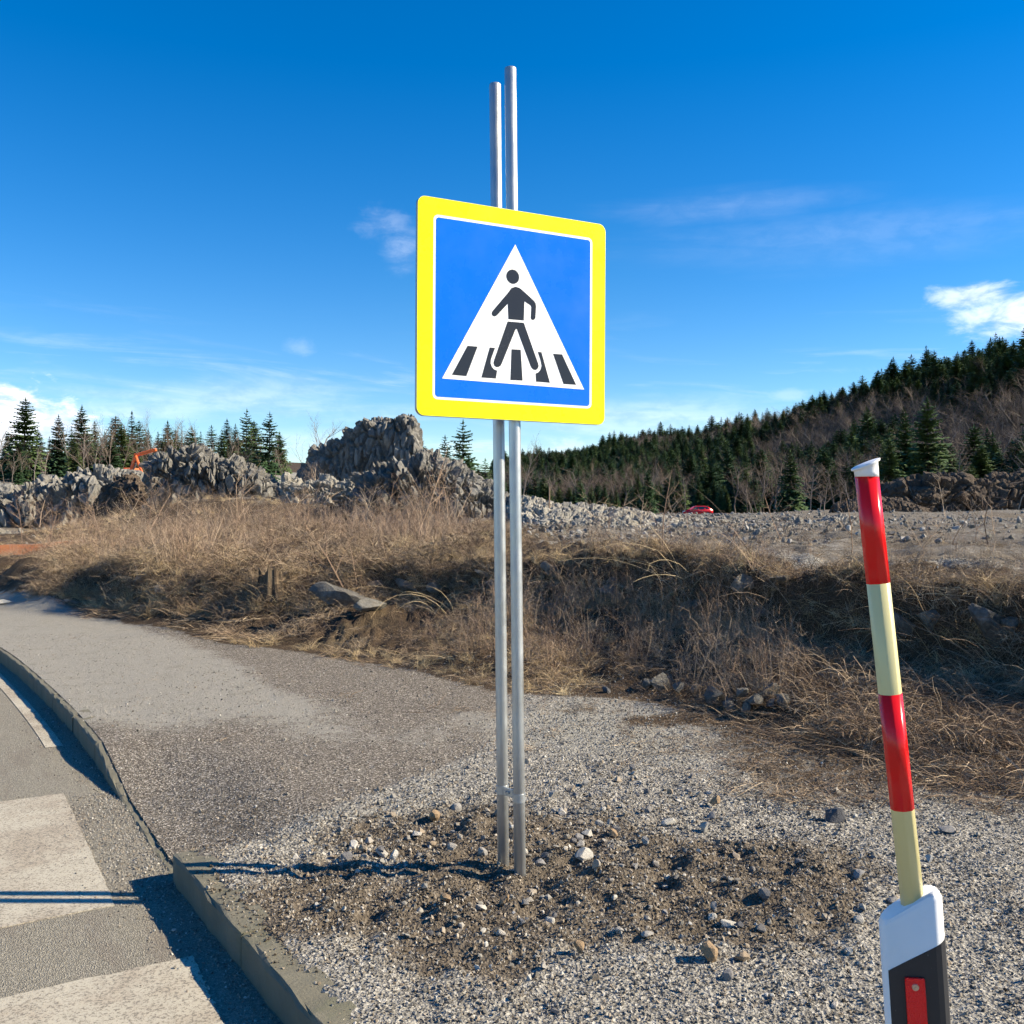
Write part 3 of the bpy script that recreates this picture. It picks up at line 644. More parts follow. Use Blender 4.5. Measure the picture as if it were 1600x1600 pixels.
# stones that can be named
for px, py, wd, lab, mat, kk in (
        (949, 1083, 17, 'single bluish grey stone on the gravel at the foot of the brush', M_DSTONE, .9), (1303, 1285, 36, 'dark angular stone on the gravel left of the marker pole', M_DSTONE, .9),
        (1105, 1500, 30, 'upright brown stone casting a shadow on the near gravel', M_BSTONE, 1.25), (1010, 1470, 24, 'flat greenish grey stone on the near gravel', M_STONE, .4),
        (970, 1464, 16, 'small grey stone left of the flat stone on the near gravel', M_STONE, .8), (598, 1338, 20, 'white stone in the dug soil left of the poles', M_WSTONE, .8),
        (682, 1281, 22, 'upright tan and grey stone in the dug soil beyond the shadows', M_BSTONE, 1.1), (913, 1345, 34, 'pair of fused pale stones in the soil right of the poles', M_WSTONE, .6),
        (920, 1312, 22, 'pale pointed stone behind the fused pale stones', M_WSTONE, .7), (956, 1314, 20, 'tan flat stone right of the pale pointed stone', M_BSTONE, .6),
        (1047, 1294, 22, 'white oblong stone in the rubble right of the poles', M_WSTONE, .7), (1117, 1262, 17, 'upright orange brown stone in the rubble right of the poles', M_BSTONE, 1.5),
        (1136, 1448, 26, 'long pale stone slab on the soil edge in front', M_WSTONE, .5), (1154, 1455, 18, 'small blue grey stone touching the long pale slab', M_DSTONE, .7), (1112, 1440, 18, 'cream stone left of the long pale slab', M_WSTONE, .6),
        (905, 1492, 22, 'thin yellowish stone on edge in the near gravel', M_BSTONE, 1.2), (857, 1442, 17, 'small bluish white stone in the gravel in front of the poles', M_WSTONE, .9),
        (698, 1420, 26, 'brown stone lump in the soil below the shadows', M_BSTONE, .8), (751, 1422, 20, 'grey white stone beside the brown lump below the shadows', M_WSTONE, .7), (788, 1415, 26, 'tan stone just below the left pole', M_BSTONE, .7),
        (1328, 1496, 20, 'small white stone on gravel left of the delineator', M_WSTONE, .6), (667, 1458 , 16, 'small dark stone in the soil near the kerb', M_DSTONE, .8),
        (1476, 1300, 28, 'grey stone at the brush edge right of the marker pole', M_STONE, .6), (272, 1456, 9, 'white pebble on the road at the edge of the kerb shadow', M_WSTONE, .8), (241, 1457, 6, 'tiny white pebble on the road left of the other pebble', M_WSTONE, .8)):
    if px < 300:
        x, y = rp(px, py); k = wd * y / F / 2; o = place_stone('stone', STONES[3], x, y, (k * 1.2, k, k * kk), lab, None, mat); o.location.z = ROADZ + .004 + k * kk * .45
    else:
        x, y = gpt(px, py); k = wd * y / F / 2; place_stone('stone', STONES[(px + py) % 9], x, y, (k * 1.2, k, k * kk * 1.1), lab, None, mat, .25 if kk < 1 else .1)
# unnamed stones strewn through the dug soil
cnt = 0
while cnt < 295:
    a = random.random()
    if a < .62: x, y = random.gauss(.35, .62), random.gauss(4.75, .55)
    elif a < .8: x, y = random.gauss(-.5, .25), random.gauss(4.45, .15)
    else: x, y = random.gauss(.9, .7), random.gauss(3.9, .6)
    sn_ = kerb_sn(np.array([x]), np.array([y]))[1][0]
    if sn_ < .4 or y < 2.9 or y > 6.4: continue
    cnt += 1
    sz = .010 + .024 * random.random() ** 2.2
    place_stone('stone', STONES[cnt % 9], x, y, sz, 'small loose stone in the dug soil and gravel around the poles', 'loose stones around the poles', None, .3)
# boulders below the rock faces and over the quarry floor
cnt = 0
while cnt < 150:
    px = random.choice([random.uniform(555, 830), random.uniform(780, 1060), random.uniform(1050, 1250), random.uniform(0, 130)]); D = random.uniform(26, 33) if px < 1000 and px > 500 else random.uniform(28, 46)
    x = (px - CX) / F * D; r = .05 + .2 * random.random() ** 2.5; cnt += 1
    place_stone('boulder', BOULD[cnt % 6], x, D, r, 'pale broken boulder on the quarry floor below the rock faces', 'boulders strewn below the rock faces', None, .3, 'boulder')

# ------------------------------------------------------------------ stuff made of instances
def kinds(name, meshes):
    c = bpy.data.collections.new(name)
    for i, m in enumerate(meshes):
        o = bpy.data.objects.new('%s_%02d' % (name, i), m); c.objects.link(o)
    return c
def scatter(name, pos, rot, scl, coll, label, cat, idx_):
    me = bpy.data.meshes.new(name); me.vertices.add(len(pos)); me.vertices.foreach_set('co', np.asarray(pos, np.float32).ravel())
    for k, t_, d in (('rot', 'FLOAT_VECTOR', rot), ('scl', 'FLOAT_VECTOR', scl)):
        a = me.attributes.new(k, t_, 'POINT'); a.data.foreach_set('vector', np.asarray(d, np.float32).ravel())
    a = me.attributes.new('kind_index', 'INT', 'POINT'); a.data.foreach_set('value', np.asarray(idx_, np.int32))
    g = bpy.data.node_groups.new(name, 'GeometryNodeTree'); g.interface.new_socket('Geometry', in_out='INPUT', socket_type='NodeSocketGeometry'); g.interface.new_socket('Geometry', in_out='OUTPUT', socket_type='NodeSocketGeometry')
    t = NT(g); gi = t.new('NodeGroupInput'); go = t.new('NodeGroupOutput'); ci = t.new('GeometryNodeCollectionInfo')
    ci.inputs['Collection'].default_value = coll; ci.inputs['Separate Children'].default_value = True; ci.inputs['Reset Children'].default_value = True
    ip = t.new('GeometryNodeInstanceOnPoints'); ip.inputs['Pick Instance'].default_value = True
    def na(n_, ty):
        q = t.new('GeometryNodeInputNamedAttribute', data_type=ty); q.inputs[0].default_value = n_; return q.outputs[0]
    e2r = t.new('FunctionNodeEulerToRotation'); t.l.new(na('rot', 'FLOAT_VECTOR'), e2r.inputs[0])
    t.l.new(gi.outputs[0], ip.inputs['Points']); t.l.new(ci.outputs[0], ip.inputs['Instance']); t.l.new(na('kind_index', 'INT'), ip.inputs['Instance Index'])
    t.l.new(e2r.outputs[0], ip.inputs['Rotation']); t.l.new(na('scl', 'FLOAT_VECTOR'), ip.inputs['Scale']); t.l.new(ip.outputs[0], go.inputs[0])
    o = link(name, me); md = o.modifiers.new('scatter', 'NODES'); md.node_group = g
    return tag(o, label, cat, None, 'stuff')
def rot3(n, tilt=.3): return np.stack([RNG.uniform(-tilt, tilt, n), RNG.uniform(-tilt, tilt, n), RNG.uniform(0, 6.283, n)], 1)

def grains(mat, seeds):
    out = []
    for sd_ in seeds:
        m = stone_mesh(sd_, 1, 8, .15); m.materials.append(mat); out.append(m)
    return kinds(mat.name + '_kinds', out)
def grain_field(name, N, xr, yr, dens, size, coll, nk, label, cat, sink=.2):
    # more points near the camera
    x = RNG.uniform(*xr, N); u = RNG.random(N); y = yr[0] * (yr[1] / yr[0]) ** u
    s, n = kerb_sn(x, y); toe = toe_line(x); m = masks(x, y, s, n, toe); keep_ = (RNG.random(N) < dens(x, y, n, toe, m)) & (np.abs(x / y) < .75) & (n > .02)
    x, y, n = x[keep_], y[keep_], n[keep_]; z = terrain(x, y); z = np.where(n < .145, np.maximum(z, kerb_h(s[keep_]) * .119 - .113), z)
    k = len(x); r = size[0] + (size[1] - size[0]) * RNG.random(k) ** 3; r = r * (.8 + .05 * y)
    sc = r[:, None] * RNG.uniform(.65, 1.25, (k, 3))
    return scatter(name, np.stack([x, y, z + r * (.5 - sink)], 1), rot3(k, 3.1), sc, coll, label, cat, RNG.integers(0, nk, k))
KG = grains(M_PEB, range(301, 307)); KC = grains(M_CLOD, range(311, 317))
grain_field('gravel', 260000, (-3.2, 5), (2.4, 9.5), lambda x, y, n, toe, m: np.clip(1.0 * (1 - m[3] * .9) * (1 - .65 * m[0]) * (1 - .75 * m[2]), 0, 1) * (.45 + .55 * vnoise(x * 2.5, y * 2.5, 0, 77)) * sst(n, .02, .3), (.003, .0115), KG, 6, 'loose grey gravel covering the verge', 'gravel')
grain_field('grit', 130000, (-7, 1), (2.4, 12), lambda x, y, n, toe, m: m[3] * (.2 + .25 * m[1] + .85 * gauss(n, 0, .15, 0, .4, 1) * (y < 6.3) * (y > 4.2)) * (y < toe), (.0024, .0066), KG, 6, 'fine grit strewn over the asphalt footway', 'grit')
grain_field('soil_crumbs', 150000, (-1.6, 2), (2.9, 6.0), lambda x, y, n, toe, m: np.clip(m[0] * 1.1, 0, 1) * (.4 + .6 * vnoise(x * 4, y * 4, 0, 78)), (.0016, .0085), KC, 6, 'brown soil crumbs dug up around the poles', 'soil')
grain_field('coarse_rubble', 16000, (-1.4, 2.2), (3.2, 6.2), lambda x, y, n, toe, m: np.clip(.25 * m[0] + .8 * gauss(x, y, .75, 5.0, .75, .45) + .5 * gauss(x, y, -.55, 4.5, .35, .2), 0, 1) * sst(vnoise(x * 5, y * 5, 0, 79), .3, .7), (.006, .021), KG, 6, 'angular grey rubble bits turned up right of the poles', 'rubble')
# grit drifted along the kerb foot on the road
N = 15000; ss = np.where(RNG.random(N) < .55, RNG.uniform(S_A - 3.5, S_C + 2, N), RNG.uniform(S_A - .2, S_B + .2, N)); nn = -np.abs(RNG.normal(0, .13, N)) * (1 + .7 * (ss > S_A) * (ss < S_B)) + .02; pts = np.array([kpt(a, b)[0] for a, b in zip(ss, nn)]); r = .0022 + .006 * RNG.random(N) ** 3
scatter('kerb_grit', np.column_stack([pts, ROADZ + r * .3]), rot3(N, 3.1), r[:, None] * RNG.uniform(.7, 1.2, (N, 3)), KG, 'dark grit washed against the kerb foot on the road', 'grit', RNG.integers(0, 6, N))
# rubble over the quarry floor
N = 42000; D = 13 * (85 / 13) ** RNG.random(N); b = RNG.uniform(-.14, .6, N); x = b * D; s, n = kerb_sn(x, D); m = masks(x, D, s, n, toe_line(x)); k = RNG.random(N) < np.clip(m[5] * (.4 + .6 * (b < .3)), 0.03, 1) * sst(D - itp(LED, x, 1), 1.5, 4); x, D = x[k], D[k]; N = len(x)
r = (.014 + .10 * RNG.random(N) ** 5) * (D / 30) ** .5; KR = kinds('rubble_kinds', BOULD + STONES[:3])
scatter('quarry_rubble', np.stack([x, D, terrain(x, D) + r * .2], 1), rot3(N, 3), r[:, None] * RNG.uniform(.6, 1.2, (N, 3)), KR, 'grey broken rubble covering the quarry floor', 'rubble', RNG.integers(0, 9, N))

# ------------------------------------------------------------------ dry vegetation
def strands(specs, mat, name):
    """specs: list of (points (k,3), width); flat ribbons, two crossed for the thick ones"""
    V, Fc = [], []
    for pts, wd in specs:
        pts = np.asarray(pts); k = len(pts); t = np.gradient(pts, axis=0); t /= np.linalg.norm(t, axis=1, keepdims=True) + 1e-9
        r = RNG.normal(size=3); side = np.cross(t, r); side /= np.linalg.norm(side, axis=1, keepdims=True) + 1e-9
        wv = wd * np.linspace(1, .25, k)[:, None] / 2; b = len(V); V += list(pts - side * wv) + list(pts + side * wv)
        for i in range(k - 1): Fc.append((b + i, b + i + 1, b + k + i + 1, b + k + i))
    me = mesh_np(name, np.array(V), np.array(Fc)); me.materials.append(mat); return me
def arc(root, az_, L, lift, bend, n=5, wob=.03):
    out = [np.array(root, float)]; a = az_; e = lift
    for i in range(n - 1):
        d = np.array([math.cos(a) * math.cos(e), math.sin(a) * math.cos(e), math.sin(e)]); out.append(out[-1] + d * L / (n - 1)); e -= bend / (n - 1) * RNG.uniform(.6, 1.4); a += RNG.normal(0, .22)
    o = np.array(out); o[:, 2] = np.maximum(o[:, 2], .004); return o
def tangle(): return [(arc((*RNG.normal(0, .13, 2), 0), RNG.uniform(0, 6.28), RNG.uniform(.22, .62), RNG.uniform(.3, 1.4), RNG.uniform(1., 2.9)), RNG.uniform(.004, .0085)) for _ in range(44)]
def tuft(): return [(arc((*RNG.normal(0, .045, 2), 0), RNG.uniform(0, 6.28), RNG.uniform(.16, .42), RNG.uniform(.7, 1.5), RNG.uniform(.8, 2.6)), RNG.uniform(.003, .006)) for _ in range(60)]
def litter(): return [(arc((*RNG.normal(0, .16, 2), RNG.uniform(0, .03)), RNG.uniform(0, 6.28), RNG.uniform(.12, .42), RNG.uniform(-.1, .35), RNG.uniform(-.2, .6), 4), RNG.uniform(.004, .008)) for _ in range(38)]
def stalks():
    r = []
    for _ in range(9):
        a = arc((*RNG.normal(0, .12, 2), 0), RNG.uniform(0, 6.28), RNG.uniform(.4, .95), RNG.uniform(1.2, 1.55), RNG.uniform(-.1, .5), 5); r.append((a, RNG.uniform(.004, .007)))
        for _ in range(5): q = a[RNG.integers(2, 5)]; r.append((arc(q, RNG.uniform(0, 6.28), RNG.uniform(.08, .26), RNG.uniform(.4, 1.2), .3, 3), .0035))
    return r
KT = kinds('brush_kinds', [strands(tangle(), M_BRUSH, 'tangle') for _ in range(6)] + [strands(litter(), M_BRUSH, 'litter') for _ in range(4)])
KS = kinds('straw_kinds', [strands(tuft(), M_STRAW, 'tuft') for _ in range(5)] + [strands(litter(), M_STRAW, 'straw_litter') for _ in range(2)])
KW = kinds('stalk_kinds', [strands(stalks(), M_STALK, 'stalks') for _ in range(6)])
def veg_field(name, N, fr, coll, idx_fn, smin, smax, label, cat, dr=(4.6, 42)):
    D = dr[0] * (dr[1] / dr[0]) ** RNG.random(N); x = RNG.uniform(-.72, .72, N) * np.maximum(D, 3); s, n = kerb_sn(x, D); toe = toe_line(x); m = masks(x, D, s, n, toe)
    le = ledge(x); face = (1 - .45 * sst(-x, 2.5, 4.)) * np.exp(-((D - le + .22) / .30) ** 4) * sst(vnoise(x * 1.1, 3., 0, 88), .40, .62); k = (RNG.random(N) < fr(x, D, n, toe, m) * (1 - .4 * face)) & (n > .5); x, D, toe = x[k], D[k], toe[k]; N = len(x)
    sc = RNG.uniform(smin, smax, N); le = ledge(x); sc = sc * (.62 + .55 * vnoise(x * .8, D * .8, 0, 97)) * (1 - .35 * sst(le - D, .3, .9) * sst(x, -5, -2)); sc = sc * (1 - .5 * sst(-x / D, .46, .53)) * (1 - .62 * sst(x / D, -.1, .04) * sst(D - le, -.5, .05)); kd = idx_fn(N, x, D, toe); z = terrain(x, D) - .012
    return scatter(name, np.stack([x, D, z], 1), rot3(N, .3), np.stack([sc, sc, sc * RNG.uniform(.7, 1.15, N)], 1), coll, label, cat, kd)
patch = lambda x, y, f, s: vnoise(x * f, y * f, 0, s)
def kd_brush(N, x, D, toe):
    lo = (D - toe) < .35
    return np.where(lo | (RNG.random(N) < .3 + .3 * (D < ledge(x) - .3)), RNG.integers(6, 10, N), RNG.integers(0, 6, N))
veg_field('dry_brush', 23000, lambda x, y, n, toe, m: np.clip(m[2] * 1.2 * sst(patch(x, y, 1.3, 95), .10, .50) * sst(y - toe, -.4, .3) * (1 - .75 * sst(y, 26, 36)), 0, 1), KT, kd_brush, .6, 1.25, 'tangled brown dead brush covering the bank', 'brush')
veg_field('brush_litter', 12000, lambda x, y, n, toe, m: np.maximum(m[2], .35 * sst(x, .3, 1.2) * sst(y, 5.2, 6.2)) * sst(toe + .4 - y, 0, .2) * (.2 + .8 * patch(x, y, 2.5, 91)), KT, lambda N, *a: RNG.integers(6, 10, N), .45, .9, 'flattened dead stems at the foot of the bank', 'dead stems', (4.6, 10))
veg_field('dry_grass', 13000, lambda x, y, n, toe, m: np.clip((m[2] * sst(patch(x, y, .7, 92), .45, .7) * 1.0 + .55 * gauss(y - itp(LED, x, 1), 0, .8, 0, .7, 1)) * sst(y - toe, -.5, .1), 0, 1) * (y < 40), KS, lambda N, *a: RNG.integers(0, 7, N), .55, 1.2, 'pale straw coloured dry grass on the bank', 'grass')
veg_field('dead_stalks', 14000, lambda x, y, n, toe, m: np.clip(m[2] * sst(patch(x, y, .6, 93), .42, .62) * .8 * sst(y - toe, .2, .8), .0, 1) * (y < 40), KW, lambda N, *a: RNG.integers(0, 6, N), .5, 1.15, 'upright thin dead stalks standing in the brush', 'stalks')
veg_field('plain_stalks', 3500, lambda x, y, n, toe, m: .35 * sst(x / y, .02, .1) * sst(y - itp(LED, x, 1), .3, 1) * sst(y, 24, 15), KW, lambda N, *a: RNG.integers(0, 6, N), .35, .75, 'sparse dead stalks along the edge of the quarry floor', 'stalks', (6, 26))
# brush hanging on the steep face of the ledge
N = 2600; x = RNG.uniform(-7.5, 5.2, N); y = ledge(x) + RNG.uniform(-.42, .14, N); k = RNG.random(N) < .25 + .75 * vnoise(x * 1.6, y * 1.6, 0, 98); x, y = x[k], y[k]; N = len(x); sc = RNG.uniform(.35, .8, N)
scatter('hanging_brush', np.stack([x, y, terrain(x, y) - .01], 1), rot3(N, .7), np.stack([sc, sc, sc], 1), KT, 'dead stems hanging over the steep face of the bank', 'brush', RNG.integers(0, 10, N))
N = 700; x = RNG.uniform(-7.5, 5.2, N); y = ledge(x) + RNG.uniform(-.5, .2, N); sc = RNG.uniform(.4, .85, N)
scatter('hanging_straw', np.stack([x, y, terrain(x, y) - .01], 1), rot3(N, .8), np.stack([sc, sc, sc], 1), KS, 'straw tufts hanging over the steep face of the bank', 'grass', RNG.integers(0, 7, N))
# tiny weeds on the dusty footway
veg_field('weeds', 1600, lambda x, y, n, toe, m: .5 * m[1] * m[3] * sst(patch(x, y, 1.6, 94), .5, .7), KT, lambda N, *a: RNG.integers(6, 10, N), .12, .3, 'tiny dry weeds in the dusty footway', 'weeds', (6.5, 17))

# bare woody plants as individuals
def branch_mesh(name, seed, H, r0, depth, spread, nb, mats, lean=.1, twig=1., upright=.6):
    rg = random.Random(seed); V, Fc, Mi = [], [], []
    def tube(p, q, ra, rb, mi):
        d = (q - p).normalized(); u = d.orthogonal().normalized(); v = d.cross(u); b = len(V); n = 5 if ra > .03 else 3
        for c, r in ((p, ra), (q, rb)):
            for i in range(n): a = 6.2832 * i / n; V.append(c + u * (math.cos(a) * r) + v * (math.sin(a) * r))
        for i in range(n): j = (i + 1) % n; Fc.append((b + i, b + j, b + n + j, b + n + i)); Mi.append(mi)
    def grow(p, d, L, r, lv):
        n = 5 if lv == 0 else 3; 
        for i in range(n):
            d2 = (d + Vector((rg.gauss(0, .12), rg.gauss(0, .12), rg.gauss(.04, .08)))).normalized(); q = p + d2 * (L / n); rb = r * (1 - .55 / n * 1.15)
            tube(p, q, r, rb, 0 if lv < 2 else 1); p, d, r = q, d2, rb
            if lv < depth and (lv > 0 or i > 0):
                for _ in range(nb if lv == 0 else max(2, nb - 1)):
                    ax = Vector((rg.gauss(0, 1), rg.gauss(0, 1), rg.gauss(0, .3))).normalized(); dd = (d * upright + ax * spread).normalized()
                    grow(p, dd, L * rg.uniform(.38, .62) * (1 - .12 * i), r * rg.uniform(.4, .6), lv + 1)
    grow(Vector((0, 0, -.1)), Vector((rg.gauss(0, lean), rg.gauss(0, lean), 1)).normalized(), H, r0, 0)
    me = bpy.data.meshes.new(name); me.from_pydata([tuple(v) for v in V], [], Fc)
    for m in mats: me.materials.append(m)
    me.polygons.foreach_set('material_index', Mi); me.update(); return me
def split_tree(me):
    """two meshes, woody frame and twigs, from the material index"""
    out = []
    for k in (0, 1):
        bm = bmesh.new(); bm.from_mesh(me); bmesh.ops.delete(bm, geom=[f for f in bm.faces if f.material_index != k], context='FACES')
        m = bpy.data.meshes.new(me.name); 
        for f in bm.faces: f.material_index = 0
        bm.to_mesh(m); bm.free(); m.materials.append(me.materials[k]); out.append(m)
    return out
SHRUB = [split_tree(branch_mesh('shrub', 500 + i, 1.2, .011, 2, .75, 3, (M_STALK, M_STALK), .25)) for i in range(4)]
def bare_shrub(px, py, h, label, group=None, kd=0, D=None):
    if D is None: x, y = bank_pt(px, py)
    else: x, y = (px - CX) / F * D, D
    e = empty('bare_shrub', (x, y, hz(x, y))); k = h / 1.2
    for nm, m in zip(('stem', 'twigs'), SHRUB[kd % 4]):
        o = link(nm, m, None, e); o.scale = (k, k, k); o.rotation_euler = (0, 0, random.uniform(0, 6.28))
        if nm == 'twigs': o['kind'] = 'stuff'; o.rotation_euler = e.children[0].rotation_euler
    return tag(e, label, 'shrub', group)
bare_shrub(548, 936, 1.25, 'slim bare sapling rising from the brush beside the dark-topped rock', kd=0); bare_shrub(562, 930, .8, 'short bare sapling just right of the slim one', kd=1)
bare_shrub(1110, 925, .75, 'spreading bare bramble over the shadowed ledge', kd=2); bare_shrub(1545, 850, .9, 'bare shrub on the plain near the right edge', kd=3, D=12)
bare_shrub(1478, 815, 2.0, 'bushy bare shrub on the plain right of the marker pole', kd=1, D=48); bare_shrub(1590, 800, 4.2, 'large bare shrub cut by the right edge before the earth mound', kd=2, D=60)
for i in range(62):
    px = random.uniform(20, 720); D = random.uniform(15.5, 34)
    bare_shrub(px, 0, random.uniform(.7, 1.6), 'bare brown shrub on the brushy rise at left', 'bare shrubs on the brushy rise', i, D)
for i in range(16):
    bare_shrub(random.uniform(880, 1600), 0, random.uniform(.4, .9), 'thin bare shrub along the edge of the quarry floor', 'thin shrubs by the quarry floor', i, random.uniform(10, 17))
for i in range(14):
    bare_shrub(random.uniform(470, 640), 0, random.uniform(1.0, 2.0), 'bare shrub growing at the foot of the tall rock outcrop', 'shrubs below the tall outcrop', i, random.uniform(36.8, 38.3))
# bramble canes
for i, (px, py, n_, L, lab) in enumerate(((1085, 945, 9, 1.3, 'fan of long pale bramble canes over the shadowed ledge'), (1240, 1000, 6, 1.0, 'arching bramble canes left of the marker pole'), (1480, 1030, 7, 1.0, 'arching bramble canes in front of the dark hollow at right'),
                                            (1560, 1060, 6, 1.1, 'bramble canes near the right edge'), (700, 960, 5, 1.0, 'arching bramble canes just left of the poles'), (905, 930, 6, .9, 'arching canes right of the poles in front of the ledge'), (420, 950, 5, .9, 'bramble canes beside the weathered stump'), (1180, 900, 5, 1.1, 'tall bent canes at the right end of the ledge'))):
    x, y = bank_pt(px, py); sp = [(arc((RNG.normal(0, .1), RNG.normal(0, .1), 0), RNG.uniform(2.2, 3.9) if RNG.random() < .7 else RNG.uniform(0, 6.28), L * RNG.uniform(.6, 1.2), RNG.uniform(.5, 1.3), RNG.uniform(.5, 2.), 8), RNG.uniform(.004, .007)) for _ in range(n_ * 2)]
    tag(link('bramble', strands(sp, M_STRAW if i % 2 == 0 else M_STALK, 'bramble'), None, None, (x, y, hz(x, y))), lab, 'bramble')
# stump
x, y = bank_pt(424, 934); bm = bmesh.new(); rows = []
for j in range(9):
    row = []; f = j / 8
    for i in range(40):
        a = 6.2832 * i / 40; r = .16 * (1.3 - .35 * f + .25 * (1 - f) ** 3 * (1 + math.sin(5 * a))) * (1 + .10 * float(fbm(math.cos(a) * 3, math.sin(a) * 3, f * .6, 3, 5)) + .05 * math.sin(11 * a))
        row.append(bm.verts.new((r * math.cos(a), r * math.sin(a), f * (.34 + (.18 * float(fbm(math.cos(a) * 2.5, math.sin(a) * 2.5, 8, 3, 6)) if j == 8 else 0)) - .06)))
    rows.append(row)
for r0, r1 in zip(rows[:-1], rows[1:]):
    for i in range(40): k = (i + 1) % 40; bm.faces.new((r0[i], r0[k], r1[k], r1[i]))
cv_ = bm.verts.new((0, 0, .24))
for i in range(40): bm.faces.new((rows[-1][i], rows[-1][(i + 1) % 40], cv_))
tag(link('tree_stump', bm_mesh('tree_stump', bm), M_STUMP, None, (x, y, hz(x, y))), 'weathered splintered tree stump standing in the brown bank', 'stump')

# ------------------------------------------------------------------ trees
def conifer_mesh(seed, H, R, whorls, nb, base=.1, sparse=0.):
    rg = np.random.default_rng(seed); V, Fc = [], []
    def tri(a, b, c): k = len(V); V.extend((a, b, c)); Fc.append((k, k + 1, k + 2))
    for w_ in range(whorls):
        f = base + (1 - base) * (w_ + rg.uniform(-.3, .3)) / whorls; f = min(max(f, base), .995); z = H * f
        rr = R * (1 - f) ** (.5 + .12 * (seed % 3)) * min(1., .55 + 2.2 * (f - base) + .25) 
        for b in range(nb):
            if rg.random() < sparse: continue
            a = 6.2832 * (b + rg.uniform(-.4, .4)) / nb + w_; L = max(.22, rr * rg.uniform(.62, 1.18)); dz = L * (-.38 + .55 * f + rg.normal(0, .08))
            d = np.array([math.cos(a), math.sin(a), 0]); s_v = np.array([-d[1], d[0], 0]); p0 = np.array([0, 0, z])
            m = 4
            for j in range(m):
                t0, t1 = j / m, (j + 1.25) / m; t1 = min(t1, 1.05)
                def pt(t): return p0 + d * L * t + np.array([0, 0, dz * t * t + .12 * L * t])
                A, B = pt(t0), pt(t1); wd = L * .42 * (1 - t0 * .72) * rg.uniform(.7, 1.2)
                for sg in (-1, 1):
                    tip = A * .35 + B * .65 + s_v * sg * wd + np.array([0, 0, -wd * rg.uniform(.15, .75)]); tri(A, B, tip)
                hang = A * .5 + B * .5 + np.array([0, 0, -wd * rg.uniform(.35, .8)]) + s_v * rg.normal(0, .1) * L; tri(A, B, hang)
    for b in range(5):
        a = rg.uniform(0, 6.28); q = np.array([math.cos(a) * .12, math.sin(a) * .12, H * .97]); tri(np.array([0, 0, H * .94]), q, np.array([0, 0, H * 1.02]))
    crown = mesh_np('crown', np.array(V), np.array(Fc)); crown.materials.append(M_FIR)
    bm = bmesh.new(); add_cyl(bm, (0, 0, -.4), (0, 0, H * .97), H * .016, .015, 7); trunk = bm_mesh('trunk', bm); trunk.materials.append(M_TRUNK)
    whole = bm = bmesh.new(); bm.from_mesh(crown); n0 = len(bm.faces); bm.from_mesh(trunk); bm.faces.ensure_lookup_table()
    for f_ in bm.faces[n0:]: f_.material_index = 1
    wm = bpy.data.meshes.new('conifer'); bm.to_mesh(wm); bm.free(); wm.materials.append(M_FIR); wm.materials.append(M_TRUNK)
    return crown, trunk, wm
CON = [conifer_mesh(600 + i, 12, r, wh, nb, ba, sp) for i, (r, wh, nb, ba, sp) in enumerate(((2.5, 36, 11, .06, .08), (3.0, 34, 11, .05, .12), (2.2, 38, 10, .08, .15), (2.7, 27, 9, .12, .3), (2.4, 36, 11, .04, .06), (3.1, 34, 11, .10, .18)))]
BARE = [branch_mesh('bare_tree', 700 + i, h, .11, 3, sp_w, 3, (M_BARK, M_TWIG), .06, upright=u) for i, (h, sp_w, u) in enumerate(((7.5, .62, .75), (8.2, .55, .9), (6.5, .8, .6), (7.8, .7, .7)))]
BARES = [split_tree(m) for m in BARE]
BAREH = [max(v.co.z for v in m.vertices) for m in BARE]
def conifer(px, D, top_py=None, h=None, kd=0, label=None, group=None, wide=1., single=False, x=None):
    x = (px - CX) / F * D if x is None else x; z = hz(x, D)
    if h is None: h = CAMZ + (HY - top_py) / F * D - z
    k = h / 12.2; c, t, wm = CON[kd % 6]; rz = random.uniform(0, 6.28)
    if single: o = link('conifer_tree', wm)
    else: o = empty('conifer_tree')
    o.location = (x, D, z - .1); o.rotation_euler = (random.gauss(0, .015), random.gauss(0, .015), rz); o.scale = (k * wide, k * wide, k)
    if not single: link('crown', c, None, o); link('trunk', t, None, o)
    return tag(o, label, 'tree', group)
def bare_tree(px, D, top_py=None, h=None, kd=0, label=None, group=None, single=False, x=None, wide=1.):
    x = (px - CX) / F * D if x is None else x; z = hz(x, D)
    if h is None: h = CAMZ + (HY - top_py) / F * D - z
    k = h / BAREH[kd % 4]
    if single: o = link('bare_tree', BARE[kd % 4])
    else: o = empty('bare_tree')
    o.location = (x, D, z - .1); o.rotation_euler = (0, 0, random.uniform(0, 6.28)); o.scale = (k * wide, k * wide, k)
    if not single: link('trunk', BARES[kd % 4][0], None, o); link('twigs', BARES[kd % 4][1], None, o)['kind'] = 'stuff'
    return tag(o, label, 'tree', group)
